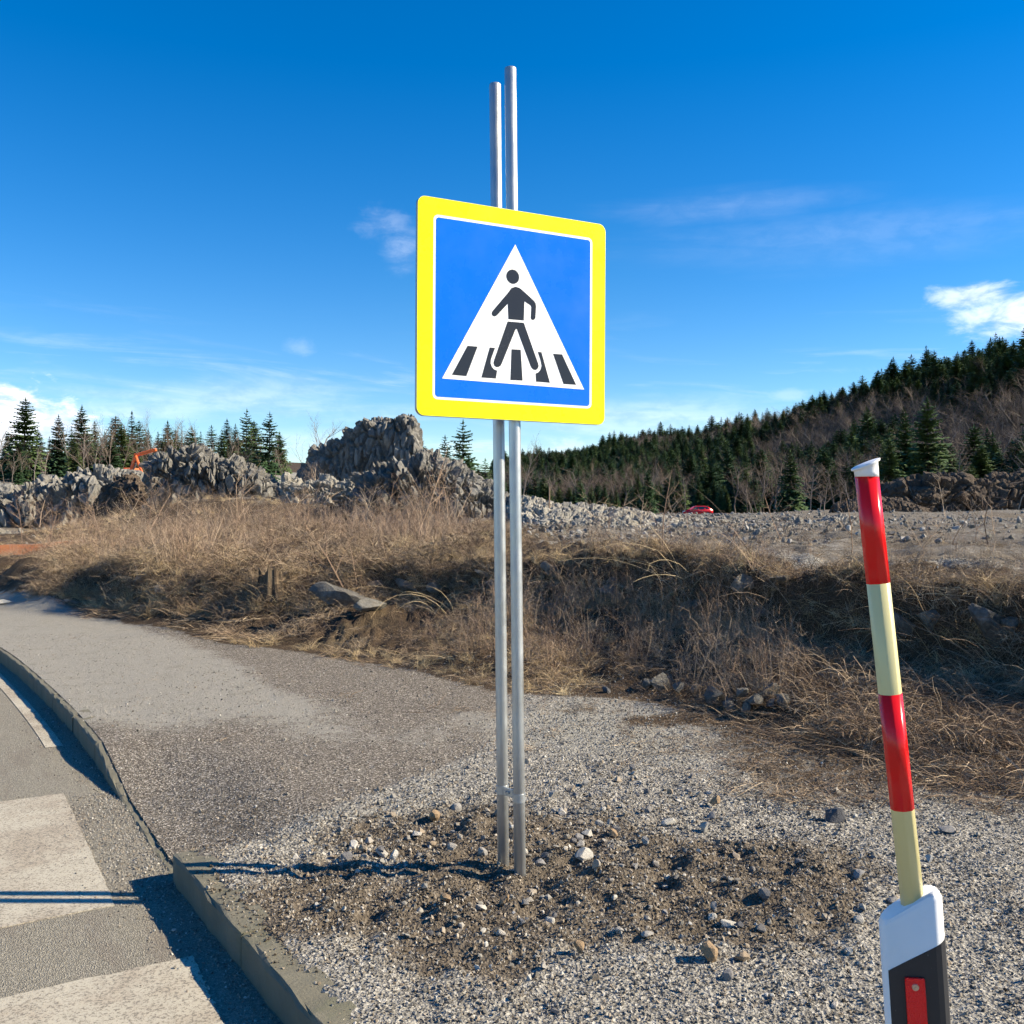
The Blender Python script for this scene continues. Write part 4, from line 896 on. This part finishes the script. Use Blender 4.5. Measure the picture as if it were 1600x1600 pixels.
# left wood edge
for px, top, D, wd, lab in ((36, 618, 104, 1.25, 'tallest dark conifer near the left edge against the white cloud'), (91, 645, 110, .95, 'conifer second from the tallest one at far left'), (127, 630, 112, 1., 'brownish green conifer with a bare spire at left'), (420, 640, 92, 1.05, 'open branched conifer just left of the tall rock outcrop'),
                           (722, 653, 108, 1.1, 'tall open conifer directly below the sign left edge'), (694, 677, 112, 1.0, 'short conifer left of the tall open conifer below the sign'), (655, 674, 118, 1.1, 'conifer just right of the tall rock outcrop'), (384, 636, 100, .95, 'conifer with a pale trunk left of the open branched one')):
    conifer(px, D, top, None, (3 if 'open' in lab else int(px) % 3), lab, None, wd)
GL = 'conifers in the left wood edge'; LL = 'dark conifer in the row of trees above the left rock face'
for i, (px, top) in enumerate(((12, 672), (60, 668), (78, 680), (112, 668), (148, 655), (163, 672), (180, 648), (190, 660), (206, 640), (218, 655), (232, 668), (262, 655), (275, 668), (300, 664), (314, 672), (330, 662), (355, 652), (368, 660), (398, 655), (436, 672), (246, 672), (285, 678), (345, 672), (135, 672), (30, 690), (5, 700))):
    conifer(px, random.uniform(98, 130), top, None, i, LL, GL, random.uniform(1.1, 1.5))
for i in range(34):
    conifer(random.uniform(-20, 450), random.uniform(92, 125), random.uniform(680, 705), None, i, LL, GL, random.uniform(1.1, 1.5))
GB = 'bare trees in the left wood edge'; LB = 'leafless grey brown tree among the conifers at left'
for i, (px, top) in enumerate(((-6, 645), (50, 680), (105, 655), (140, 632), (152, 640), (178, 665), (200, 642), (222, 668), (258, 660), (275, 640), (288, 668), (310, 690), (335, 668), (350, 690), (372, 672), (395, 690), (410, 680), (70, 690), (120, 690), (165, 690), (30, 700), (444, 690), *((random.uniform(0, 440), random.uniform(645, 700)) for _ in range(20)))):
    bare_tree(px, random.uniform(85, 108), top, None, i, LB, GB, wide=.8)
bare_tree(242, 88, 629, None, 1, 'tall dead tree with a broken crown above the pale boulders', wide=.7); bare_tree(488, 58, 637, None, 0, 'lone bare tree on the left shoulder of the tall outcrop', wide=.9); bare_tree(815, 100, 665, None, 3, 'thin bare tree showing just right of the sign poles', wide=.8)
for i in range(26):
    px = random.uniform(640, 812); D = random.uniform(115, 165); top = np.interp(px, [640, 660, 700, 740, 770, 812], [682, 690, 700, 712, 722, 735]) + random.uniform(-8, 22)
    conifer(px, D, top, None, i, 'dark conifer in the clump behind the fissured rock face', 'conifers behind the fissured rock face', random.uniform(.95, 1.3))
# forest on the hill
def hill_ok(b, D): return D / np.interp(b, RIDGED[:, 0], RIDGED[:, 1])
pos = []
rg = np.random.default_rng(5)
for _ in range(13000):
    b = rg.uniform(-.02, .78); f = rg.uniform(.36, 1.06) ; rd = float(np.interp(b, RIDGED[:, 0], RIDGED[:, 1])); D = f * rd; x = b * D
    pos.append((x, D, b, f))
pos = np.array(pos); cell = {}; sel = []
for x, D, b, f in pos:      # keep trees apart
    k = (int(x // 4.4), int(D // 4.4))
    if k in cell: continue
    cell[k] = 1; sel.append((x, D, b, f))
sel = np.array(sel); decid = vnoise(sel[:, 0] / 38, sel[:, 1] / 38, 0, 61) + .22 * (sel[:, 2] > .25) * (sel[:, 3] < .88) + .1 * (sel[:, 2] - .25) > .77
decid |= (RNG.random(len(sel)) < .07)
con_p = sel[~decid]; dec_p = sel[decid]
con_p = con_p[np.argsort(con_p[:, 1])]; dec_p = dec_p[np.argsort(dec_p[:, 1])]
NC, ND = 215, 90
def htree(f, b=0.): return random.uniform(7, 13) * (1 + .2 * float(sst(b, .25, .45))) * (1.3 if random.random() < .1 else 1) * (1.15 if f > .93 else 1) * (.75 if f < .42 else 1)
for i, (x, D, b, f) in enumerate(con_p[:NC]):
    conifer(0, D, None, htree(f, b), i, 'dark green conifer on the lower slope of the wooded hill', 'conifers on the wooded hill', random.uniform(1.15, 1.7), True, x)
for i, (x, D, b, f) in enumerate(dec_p[:ND]):
    bare_tree(0, D, None, random.uniform(8, 13), i, 'leafless brown tree on the lower slope of the wooded hill', 'bare trees on the wooded hill', True, x, random.uniform(.9, 1.2))
KF = kinds('forest_kinds', [c[2] for c in CON] + BARE)
rest_c, rest_d = con_p[NC:], dec_p[ND:]
hx = np.concatenate([rest_c, rest_d]); n_c, n_d = len(rest_c), len(rest_d); zz = terrain(hx[:, 0], hx[:, 1])
kk = np.concatenate([np.array([htree(f, b) for b, f in rest_c[:, 2:4]]) / 12.2, RNG.uniform(8, 13, n_d) / 9.]); wdv = RNG.uniform(1.1, 1.7, len(hx))
scatter('far_forest', np.column_stack([hx[:, 0], hx[:, 1], zz - .3]), rot3(len(hx), .02), np.stack([kk * wdv, kk * wdv, kk], 1), KF, 'dense dark mixed forest covering the hill', 'forest', np.concatenate([RNG.integers(0, 6, n_c), RNG.integers(6, 10, n_d)]))
# trees that stand out
for px, top, f, lab in ((1556, 518, .99, 'open conifer standing tallest on the skyline near the right edge'), (1518, 530, .98, 'skyline conifer left of the tallest one near the right edge'), (1420, 578, .98, 'dark conifer on the skyline above the marker pole'), (1284, 620, .99, 'pointed conifer on the middle of the hill skyline')):
    b = (px - CX) / F; D = f * float(np.interp(b, RIDGED[:, 0], RIDGED[:, 1])); conifer(px, D, top, None, 3 if 'open' in lab else 0, lab, None, 1.)
for px, base, top, D, wd, lab in ((1450, 745, 617, 135, 1.15, 'large sunlit conifer at the forest edge above the earth mound'), (1415, 748, 640, 140, 1., 'conifer left of the large sunlit one at the forest edge'), (1388, 752, 682, 132, 1.2, 'broad low conifer right of the marker pole top'), (1236, 790, 700, 150, 1.1, 'dark conifer at the forest edge left of the marker pole'), (1012, 795, 730, 170, 1., 'conifer at the forest edge left of the red car')):
    conifer(px, D, top, None, 1, lab, None, wd)
for px, top, D, lab in ((1497, 690, 80, 'pale bare tree on top of the dark earth mound'), (1300, 718, 110, 'bushy bare tree left of the marker pole top'), (1325, 735, 105, 'bare tree close beside the marker pole top'), (1268, 722, 112, 'bare tree at the foot of the hill left of the marker pole'), (1070, 735, 150, 'rounded bare tree above the red car')):
    bare_tree(px, D, top, None, 2, lab)
for i in range(20): bare_tree(random.uniform(1130, 1600), random.uniform(95, 135), random.uniform(735, 762), None, i, 'low leafless bush at the foot of the wooded hill', 'bushes at the hill foot', wide=1.3)

# ------------------------------------------------------------------ the crossing sign on two poles
A, B_ = Vector((-.386, 3.91, 0)), Vector((.417, 4.31, 0)); ux = (B_ - A).normalized(); nrm = Vector((ux.y, -ux.x, 0))    # panel axis, face direction
zc = CAMZ + (.378 + 1.278) / 2; cen = (A + B_) / 2 + Vector((0, 0, zc)); SZ = .9
def sign_uv(zx, zy):
    """photo point (in a 4.103x enlargement from (630, 290)) -> metres on the panel"""
    r = Vector(((630 + zx / 4.103 - CX) / F, 1, (HY - 290 - zy / 4.103) / F)); o_ = Vector((0, 0, CAMZ)); k = (cen - o_).dot(nrm) / r.dot(nrm); q = o_ + r * k - cen
    return q.dot(ux), q.z
root = tag(empty('pedestrian_crossing_sign', (.0, 4.16, hz(0, 4.16))), 'square blue and yellow pedestrian crossing sign on two galvanised poles', 'road sign'); ro = root.location.copy()
rotm = Matrix((ux, nrm * -1, Vector((0, 0, 1)))).transposed()      # local x along panel, local y away from viewer, z up
lean = Matrix.Rotation(math.radians(-.35), 3, nrm)
def on_panel(o): o.matrix_basis = Matrix.Translation(cen - ro) @ (lean @ rotm).to_4x4()
def rrect(w_, h_, r, n=8):
    out = []
    for cx_, cy_, a0 in ((w_ / 2 - r, h_ / 2 - r, 0), (-w_ / 2 + r, h_ / 2 - r, 90), (-w_ / 2 + r, -h_ / 2 + r, 180), (w_ / 2 - r, -h_ / 2 + r, 270)):
        for i in range(n + 1): a = math.radians(a0 + 90 * i / n); out.append((cx_ + r * math.cos(a), cy_ + r * math.sin(a)))
    return out
def sheetpart(name, pts, y0, mat, parent, thick=.0006, bevel=False):
    bm = bmesh.new(); prism(bm, pts, y0, y0 - thick, lambda x, y, h: (x, h, y)); return link(name, bm_mesh(name, bm), mat, parent)
bm = bmesh.new(); prism(bm, rrect(SZ, SZ, .035), .018, .0, lambda x, y, h: (x, h, y)); panel = link('sign_panel', bm_mesh('sign_panel', bm), M_ALU, root); on_panel(panel)
sheetpart('yellow_border', rrect(SZ - .003, SZ - .003, .034), -.0002, M_YEL, panel)
sheetpart('white_line', rrect(.760, .760, .022), -.0010, M_WHT, panel); sheetpart('blue_field', rrect(.738, .738, .014), -.0018, M_BLU, panel)
uv = lambda pts: [sign_uv(*p) for p in pts]
def area(p): return sum(p[i][0] * p[(i + 1) % len(p)][1] - p[(i + 1) % len(p)][0] * p[i][1] for i in range(len(p)))
def smoothp(pts, it=1):
    for _ in range(it): pts = [q for a, b in zip(pts, pts[1:] + pts[:1]) for q in ((a[0] * .8 + b[0] * .2, a[1] * .8 + b[1] * .2), (a[0] * .2 + b[0] * .8, a[1] * .2 + b[1] * .8))]
    return pts
sheetpart('white_triangle', uv([(714, 378), (250, 1240), (1160, 1305)]), -.0026, M_WHT, panel)
hc = sign_uv(699, 585); hr = (sign_uv(740, 590)[0] - sign_uv(658, 580)[0]) / 2
sheetpart('figure_head', [(hc[0] + hr * math.cos(a * .1963), hc[1] + hr * math.sin(a * .1963)) for a in range(32)], -.0034, M_BLK, panel)
sheetpart('figure_torso', uv([(692, 657), (718, 649), (744, 658), (790, 697), (836, 740), (846, 756), (849, 775), (845, 848), (840, 858), (830, 862), (820, 858), (816, 848), (819, 780), (814, 768), (774, 742), (771, 865), (673, 857), (668, 758), (598, 834), (586, 841), (574, 838), (566, 828), (566, 815), (574, 802), (668, 690)]), -.0034, M_BLK, panel)
sheetpart('figure_legs', uv([(668, 872), (771, 880), (864, 1140), (868, 1156), (862, 1172), (850, 1182), (836, 1180), (824, 1170), (816, 1155), (728, 922), (722, 918), (717, 925), (632, 1140), (624, 1156), (612, 1164), (597, 1165), (585, 1156), (579, 1140), (583, 1120)]), -.0034, M_BLK, panel)
for p in ([(412, 1030), (476, 1035), (405, 1224), (313, 1216)], [(554, 1040), (588, 1042), (568, 1098), (561, 1120), (560, 1142), (568, 1164), (582, 1180), (602, 1188), (594, 1238), (502, 1232)], [(694, 1050), (752, 1053), (765, 1250), (688, 1247)],
          [(862, 1066), (885, 1068), (940, 1263), (852, 1256), (849, 1204), (866, 1197), (880, 1180), (887, 1155), (880, 1120)], [(960, 1077), (1017, 1081), (1108, 1275), (1028, 1270)]): sheetpart('crossing_stripe', uv(p), -.0034, M_BLK, panel)
PR = .0255
def pole_axis(tx, ty, bx_, by_, D_):
    pts = []
    for px, py in ((tx, ty), (bx_, by_)):
        r = Vector(((px - CX) / F, 1, (HY - py) / F)); o_ = Vector((0, 0, CAMZ)); pts.append(o_ + r * D_)
    return pts
PAX = [pole_axis(773.5, 131, 786.5, 1363, 4.235), pole_axis(797.5, 106, 812.5, 1373, 4.155)]
for top, bot in PAX:
    d = (bot - top).normalized(); bot = bot + d * .35; bm = bmesh.new(); prev = None; ax = (top - bot).normalized(); u_ = ax.orthogonal().normalized(); v_ = ax.cross(u_); L = (top - bot).length
    for h, r in ((0, PR), (L * .25, PR), (L * .5, PR), (L * .75, PR), (L - .006, PR), (L - .0018, PR - .0018), (L, PR - .006)):
        ring = [bm.verts.new(bot + ax * h + u_ * (r * math.cos(6.2832 * i / 40)) + v_ * (r * math.sin(6.2832 * i / 40)) - ro) for i in range(40)]
        if prev:
            for i in range(40): bm.faces.new((prev[i], prev[(i + 1) % 40], ring[(i + 1) % 40], ring[i]))
        else: bm.faces.new(ring[::-1])
        prev = ring
    bm.faces.new(prev); me = bm_mesh('pole', bm)
    for f_ in me.polygons: f_.use_smooth = len(f_.vertices) == 4
    link('pole', me, M_GALV, root)
def along(k, py):
    t_, b_ = PAX[k]; f = (CAMZ + (HY - py) / F * b_.y - b_.z) / (t_.z - b_.z); return b_ + (t_ - b_) * f - ro
def band(c, r, h, name='clamp_band'):
    bm = bmesh.new(); n = 40; rings = []
    for rr, z in ((PR * .99, -h / 2), (r, -h / 2), (r, h / 2), (PR * .99, h / 2)): rings.append([bm.verts.new((c.x + rr * math.cos(6.2832 * i / n), c.y + rr * math.sin(6.2832 * i / n), c.z + z)) for i in range(n)])
    for a, b in zip(rings, rings[1:] + rings[:1]):
        for i in range(n): bm.faces.new((a[i], a[(i + 1) % n], b[(i + 1) % n], b[i]))
    me = bm_mesh(name, bm); return link(name, me, M_GALV, root)
cl = band(along(0, 1233), PR + .0025, .036); cr = band(along(1, 1246), PR + .0025, .036)
pa, pb = along(0, 1234), along(1, 1240); mid = (pa + pb) / 2; dd_ = (pb - pa).normalized(); bm = bmesh.new(); add_box(bm, mid - Vector((.012, .006, 0)), ((pb - pa).length - .04, .006, .036), Euler((0, 0, math.atan2(dd_.y, dd_.x))), .001); tab = link('clamp_tab', bm_mesh('clamp_tab', bm), M_GALV, root)
for dx in (-.0085, .0085):
    fn_ = Vector((dd_.y, -dd_.x, 0)); fn_ = fn_ if fn_.y < 0 else -fn_; c = mid - Vector((.012, .006, 0)) + fn_ * .002 + dd_ * dx; bm = bmesh.new(); add_cyl(bm, c, c + fn_ * .009, .006, .006, 6); link('bolt', bm_mesh('bolt', bm), M_GALV, tab)
for zz_ in (.28, -.28):      # rails and clamps behind the panel
    bm = bmesh.new(); add_box(bm, (0, .026, zz_), (.6, .014, .035)); link('back_rail', bm_mesh('back_rail', bm), M_ALU, panel)
    for k in (0, 1):
        c = PAX[k][1] + (PAX[k][0] - PAX[k][1]) * ((zc + zz_ - PAX[k][1].z) / (PAX[k][0].z - PAX[k][1].z)) - ro; band(c, PR + .003, .035, 'back_clamp')

# ------------------------------------------------------------------ delineator with snow pole
DD = 1.9; base = at(1432, 1400, DD); gx_ = base.x + .040; gz_ = hz(gx_, DD)
root = tag(empty('delineator_post', (gx_, DD, gz_)), 'white and black plastic delineator post carrying a leaning red and cream snow pole', 'delineator')
yaw = Euler((0, 0, math.radians(-14)))
tilt = Matrix.Rotation(math.radians(-3.6), 3, 'Y') @ yaw.to_matrix()
def dl(o): o.matrix_basis = tilt.to_4x4()
top0 = .80 - gz_
# hollow rounded-triangle section: flat front with bevelled left flank and round right flank
front = [(-.060, .036), (-.0575, .015), (-.050, .0), (.040, .0), (.050, .003), (.058, .012), (.061, .024), (.056, .050), (.035, .066), (-.035, .066), (-.055, .052)]
def slope(x): return top0 - .048 + (x + .06) * .58          # roof line rises to the right
bm = bmesh.new(); lo = [bm.verts.new((x, y, -.25)) for x, y in front]; up = [bm.verts.new((x, y, slope(min(x, .044)))) for x, y in front]; n = len(front)
cx_, cy_ = 0, .033; cap = [bm.verts.new((cx_ + (x - cx_) * .86, cy_ + (y - cy_) * .80, slope(min(x, .044)) + .010)) for x, y in front]
for a, b in ((lo, up), (up, cap)):
    for i in range(n): j = (i + 1) % n; bm.faces.new((a[i], a[j], b[j], b[i]))
bm.faces.new(cap); bm.faces.new(lo[::-1]); bmesh.ops.bevel(bm, geom=[e for e in bm.edges if abs(e.verts[0].co.z - e.verts[1].co.z) < .08 and e.verts[0].co.z > .1], offset=.004, segments=2, affect='EDGES')
body = link('post_body', bm_mesh('post_body', bm, True), M_PWH, root); dl(body)
# black band wrapped round front and right flank, slanting upper and lower edges
bf = [(-.0512, -.0012), (.040, -.0012), (.0506, .0020), (.0592, .0116), (.0624, .024), (.0572, .0508)]
bm = bmesh.new(); hi = lambda x: top0 - .132 + (x + .046) * .56
u1 = [bm.verts.new((x, y, hi(x))) for x, y in bf]; u0 = [bm.verts.new((x, y, hi(x) - .24)) for x, y in bf]; w1 = [bm.verts.new((x * .97, y + .003, hi(x))) for x, y in bf]; w0 = [bm.verts.new((x * .97, y + .003, hi(x) - .24)) for x, y in bf]
for i in range(len(bf) - 1):
    for a, b in ((u0, u1), (u1, w1), (w1, w0), (w0, u0)): bm.faces.new((a[i], a[i + 1], b[i + 1], b[i]))
bnd = link('black_band', bm_mesh('black_band', bm), M_PBK, root); dl(bnd)
bm = bmesh.new(); zr_ = top0 - .145; prism(bm, [(x - .003, z + zr_ - .09) for x, z in rrect(.037, .18, .004, 4)], -.0014, -.0065, lambda x, z, h: (x + (zr_ - z) * .0, h, z)); bmesh.ops.bevel(bm, geom=[e for e in bm.edges if e.verts[0].co.y < -.006 and e.verts[1].co.y < -.006], offset=.001, segments=1, affect='EDGES')
rf = link('reflector', bm_mesh('reflector', bm), M_REFL, root); dl(rf)
bm = bmesh.new(); add_cyl(bm, (-.003, -.0062, zr_ - .018), (-.003, -.0088, zr_ - .018), .0072, .006, 20); add_cyl(bm, (-.003, -.0080, zr_ - .018), (-.003, -.0102, zr_ - .018), .0028, .002, 14); link('rivet', bm_mesh('rivet', bm), M_BRASS, rf)
# snow pole: eight-sided tube in red and cream lengths
sa, sb = at(1354, 741, DD + .03) - root.location, at(1426, 1412, DD + .03) - root.location; sd_ = (sb - sa); sp_root = None
def spt(py): return sa + sd_ * ((py - 741) / (1412 - 741))
bmk = lambda a, b, r: None
def octube(name, a, b, mat, r=.0225, par=root):
    bm = bmesh.new(); ax = (b - a).normalized(); u_ = Vector((0, -1, 0)).cross(ax).normalized(); v_ = ax.cross(u_); rings = []
    for p in (a, b):
        ring = []
        for i in range(8):
            for da in (-.30, -.15, 0.0, .15, .30): an = 6.2832 * (i + .378) / 8 + da * .3; ring.append(bm.verts.new(p + (u_ * math.cos(an) + v_ * math.sin(an)) * r * (1 - .004 * abs(da) / .3)))
        rings.append(ring)
    m = len(rings[0])
    for i in range(m): bm.faces.new((rings[0][i], rings[0][(i + 1) % m], rings[1][(i + 1) % m], rings[1][i]))
    bm.faces.new(rings[0]); bm.faces.new(rings[1][::-1]); me = bm_mesh(name, bm)
    for f_ in me.polygons: f_.use_smooth = len(f_.vertices) == 4
    return link(name, me, mat, par)
pole_o = octube('snow_pole', spt(743), spt(1455), M_PCRM)
for a, b in ((742, 911), (1083, 1263)): octube('red_stripe', spt(a), spt(b), M_PRED, .0229, pole_o)
# slanted white cap
bm = bmesh.new(); ax = -sd_.normalized(); c0 = spt(745); rings = []
for h0_, k_, r in ((0, 0, .0232), (.010, .0, .0236), (.0215, 1., .0245), (.0228, 1., .0285), (.0262, 1., .029), (.0275, 1., .026)):
    rings.append([bm.verts.new(c0 + Vector((r * math.cos(6.2832 * i / 32), r * math.sin(6.2832 * i / 32), 0)) + ax * (h0_ + k_ * .50 * r * math.cos(6.2832 * i / 32) * .82)) for i in range(32)])
for a, b in zip(rings, rings[1:]):
    for i in range(32): bm.faces.new((a[i], a[(i + 1) % 32], b[(i + 1) % 32], b[i]))
bm.faces.new(rings[-1]); bm.faces.new(rings[0][::-1]); link('cap', bm_mesh('cap', bm, True), M_PWH, pole_o)
q = spt(1398) + Vector((.0215, -.012, 0)); bm = bmesh.new(); add_box(bm, q, (.006, .006, .005), Euler((0, .5, 0)), .001); link('clip', bm_mesh('clip', bm), M_PBK, root)

# ------------------------------------------------------------------ red car, excavator, stake
cD = 96; cxm = (1090 - CX) / F * cD; cz = hz(cxm, cD); root = tag(empty('parked_car', (cxm, cD, cz)), 'small red car parked beyond the quarry rubble', 'car'); sc = 45 / F * cD / 4.0
cz2 = CAMZ - 12 / F * cD; root.location.z = min(cz, cz2); root.scale = (sc, sc, sc)
side = [(-2.0, .35), (-2.02, .62), (-1.9, .78), (-1.15, .92), (-.55, 1.38), (-.1, 1.47), (.9, 1.47), (1.5, 1.30), (1.9, .98), (2.0, .85), (2.0, .38), (1.7, .28), (-1.7, .28)]
bm = bmesh.new(); prism(bm, side, -.84, .84, lambda x, z, h: (x, h * (1 - .16 * max(0, z - .9) / .6), z)); bmesh.ops.bevel(bm, geom=bm.edges[:], offset=.05, segments=2, affect='EDGES'); link('body', bm_mesh('body', bm, True), M_CAR, root)
for p in ([(-1.0, .93), (-.52, 1.33), (-.12, 1.40), (-.05, .95)], [(.03, .95), (-.02, 1.40), (.75, 1.40), (.85, .97)], [(.93, .97), (.85, 1.40), (1.25, 1.34), (1.5, 1.05)]):
    for sg in (-1, 1):
        bm = bmesh.new(); prism(bm, p, sg * .80, sg * .853, lambda x, z, h: (x, h * (1 - .16 * max(0, z - .9) / .6), z)); link('window', bm_mesh('window', bm), M_GLASS, root)
for x in (-1.25, 1.25):
    for sg in (-1, 1):
        bm = bmesh.new(); add_cyl(bm, (x, sg * .66, .31), (x, sg * .86, .31), .31, .31, 24); wh = link('wheel', bm_mesh('wheel', bm), M_RUB, root); bm = bmesh.new(); add_cyl(bm, (x, sg * .86, .31), (x, sg * .868, .31), .2, .2, 18); link('rim', bm_mesh('rim', bm), M_RIM, wh)
for sg in (-1, 1):
    bm = bmesh.new(); add_box(bm, (-1.93, sg * .6, .72), (.12, .3, .12), None, .02); link('headlight', bm_mesh('headlight', bm), M_RIM, root); bm = bmesh.new(); add_box(bm, (1.95, sg * .66, .9), (.08, .2, .2), None, .02); link('tail_light', bm_mesh('tail_light', bm), M_PRED, root)

eD = 60; e0 = at(186, 742, eD); gz0 = hz(e0.x, eD); hh = e0.z - gz0
root = tag(empty('excavator', (e0.x, eD, gz0)), 'orange excavator half hidden behind the boulders with its boom raised', 'excavator')
def part(name, mat, par=root, **k):
    bm = bmesh.new(); add_box(bm, k['c'], k['s'], k.get('rot'), k.get('bevel', .04)); return link(name, bm_mesh(name, bm), mat, par)
for sg in (-1, 1): part('track', M_STEEL, c=(.2, sg * .85, .35), s=(2.9, .45, .7), bevel=.2)
part('undercarriage', M_STEEL, c=(.2, 0, .5), s=(1.6, 1.3, .4)); part('house', M_ORA, c=(-.1, 0, hh - .45), s=(1.7, 1.9, .9), bevel=.1); cb = part('cab', M_ORA, c=(.55, .55, hh - .1), s=(.8, .8, 1.1), bevel=.08); part('cab_window', M_GLASS, cb, c=(.55, .14, hh + .1), s=(.6, .02, .5), bevel=.005)
P0, P1, P2, P3 = (Vector(v) for v in ((.75, -.3, hh - .2), (1.15, -.3, (at(0, 712, eD).z - gz0)), (2.35, -.3, (at(0, 703.5, eD).z - gz0)), (1.75, -.3, (at(0, 752, eD).z - gz0))))
def beam(name, a, b, w0, h0, w1=None):
    d = b - a; bm = bmesh.new(); add_box(bm, (a + b) / 2, (d.length + .2, w0, h0), d.to_track_quat('X', 'Z').to_euler(), .05); return link(name, bm_mesh(name, bm), M_ORA, root)
beam('boom', P0, P1, .22, .2); beam('boom', P1, P2, .22, .2); beam('stick', P1 + Vector((.1, -.2, -.1)), P3, .16, .16)
bm = bmesh.new(); prism(bm, [(0, 0), (.5, .1), (.55, -.35), (.2, -.6), (-.2, -.4)], -.4, .4, lambda x, z, h: (P3.x + x - .2, P3.y + h, P3.z + z)); link('bucket', bm_mesh('bucket', bm), M_STEEL, root)
bm = bmesh.new(); c = P0 + Vector((.1, .0, .2)); add_cyl(bm, c, P1 + Vector((.3, 0, .05)), .07, .07, 12); link('hydraulic_ram', bm_mesh('hydraulic_ram', bm), M_STEEL, root)
x, y = (858 - CX) / F * 31, 31.; zs = hz(x, y); st = at(858, 760, 31); bm = bmesh.new(); add_cyl(bm, (0, 0, -.3), (.01, 0, st.z - zs), .026, .022, 10); tag(link('stake', bm_mesh('stake', bm), M_STALK, None, (x, y, zs)), 'thin upright wooden stake on the rubble bank right of the poles', 'stake')
bpy.context.view_layer.update()
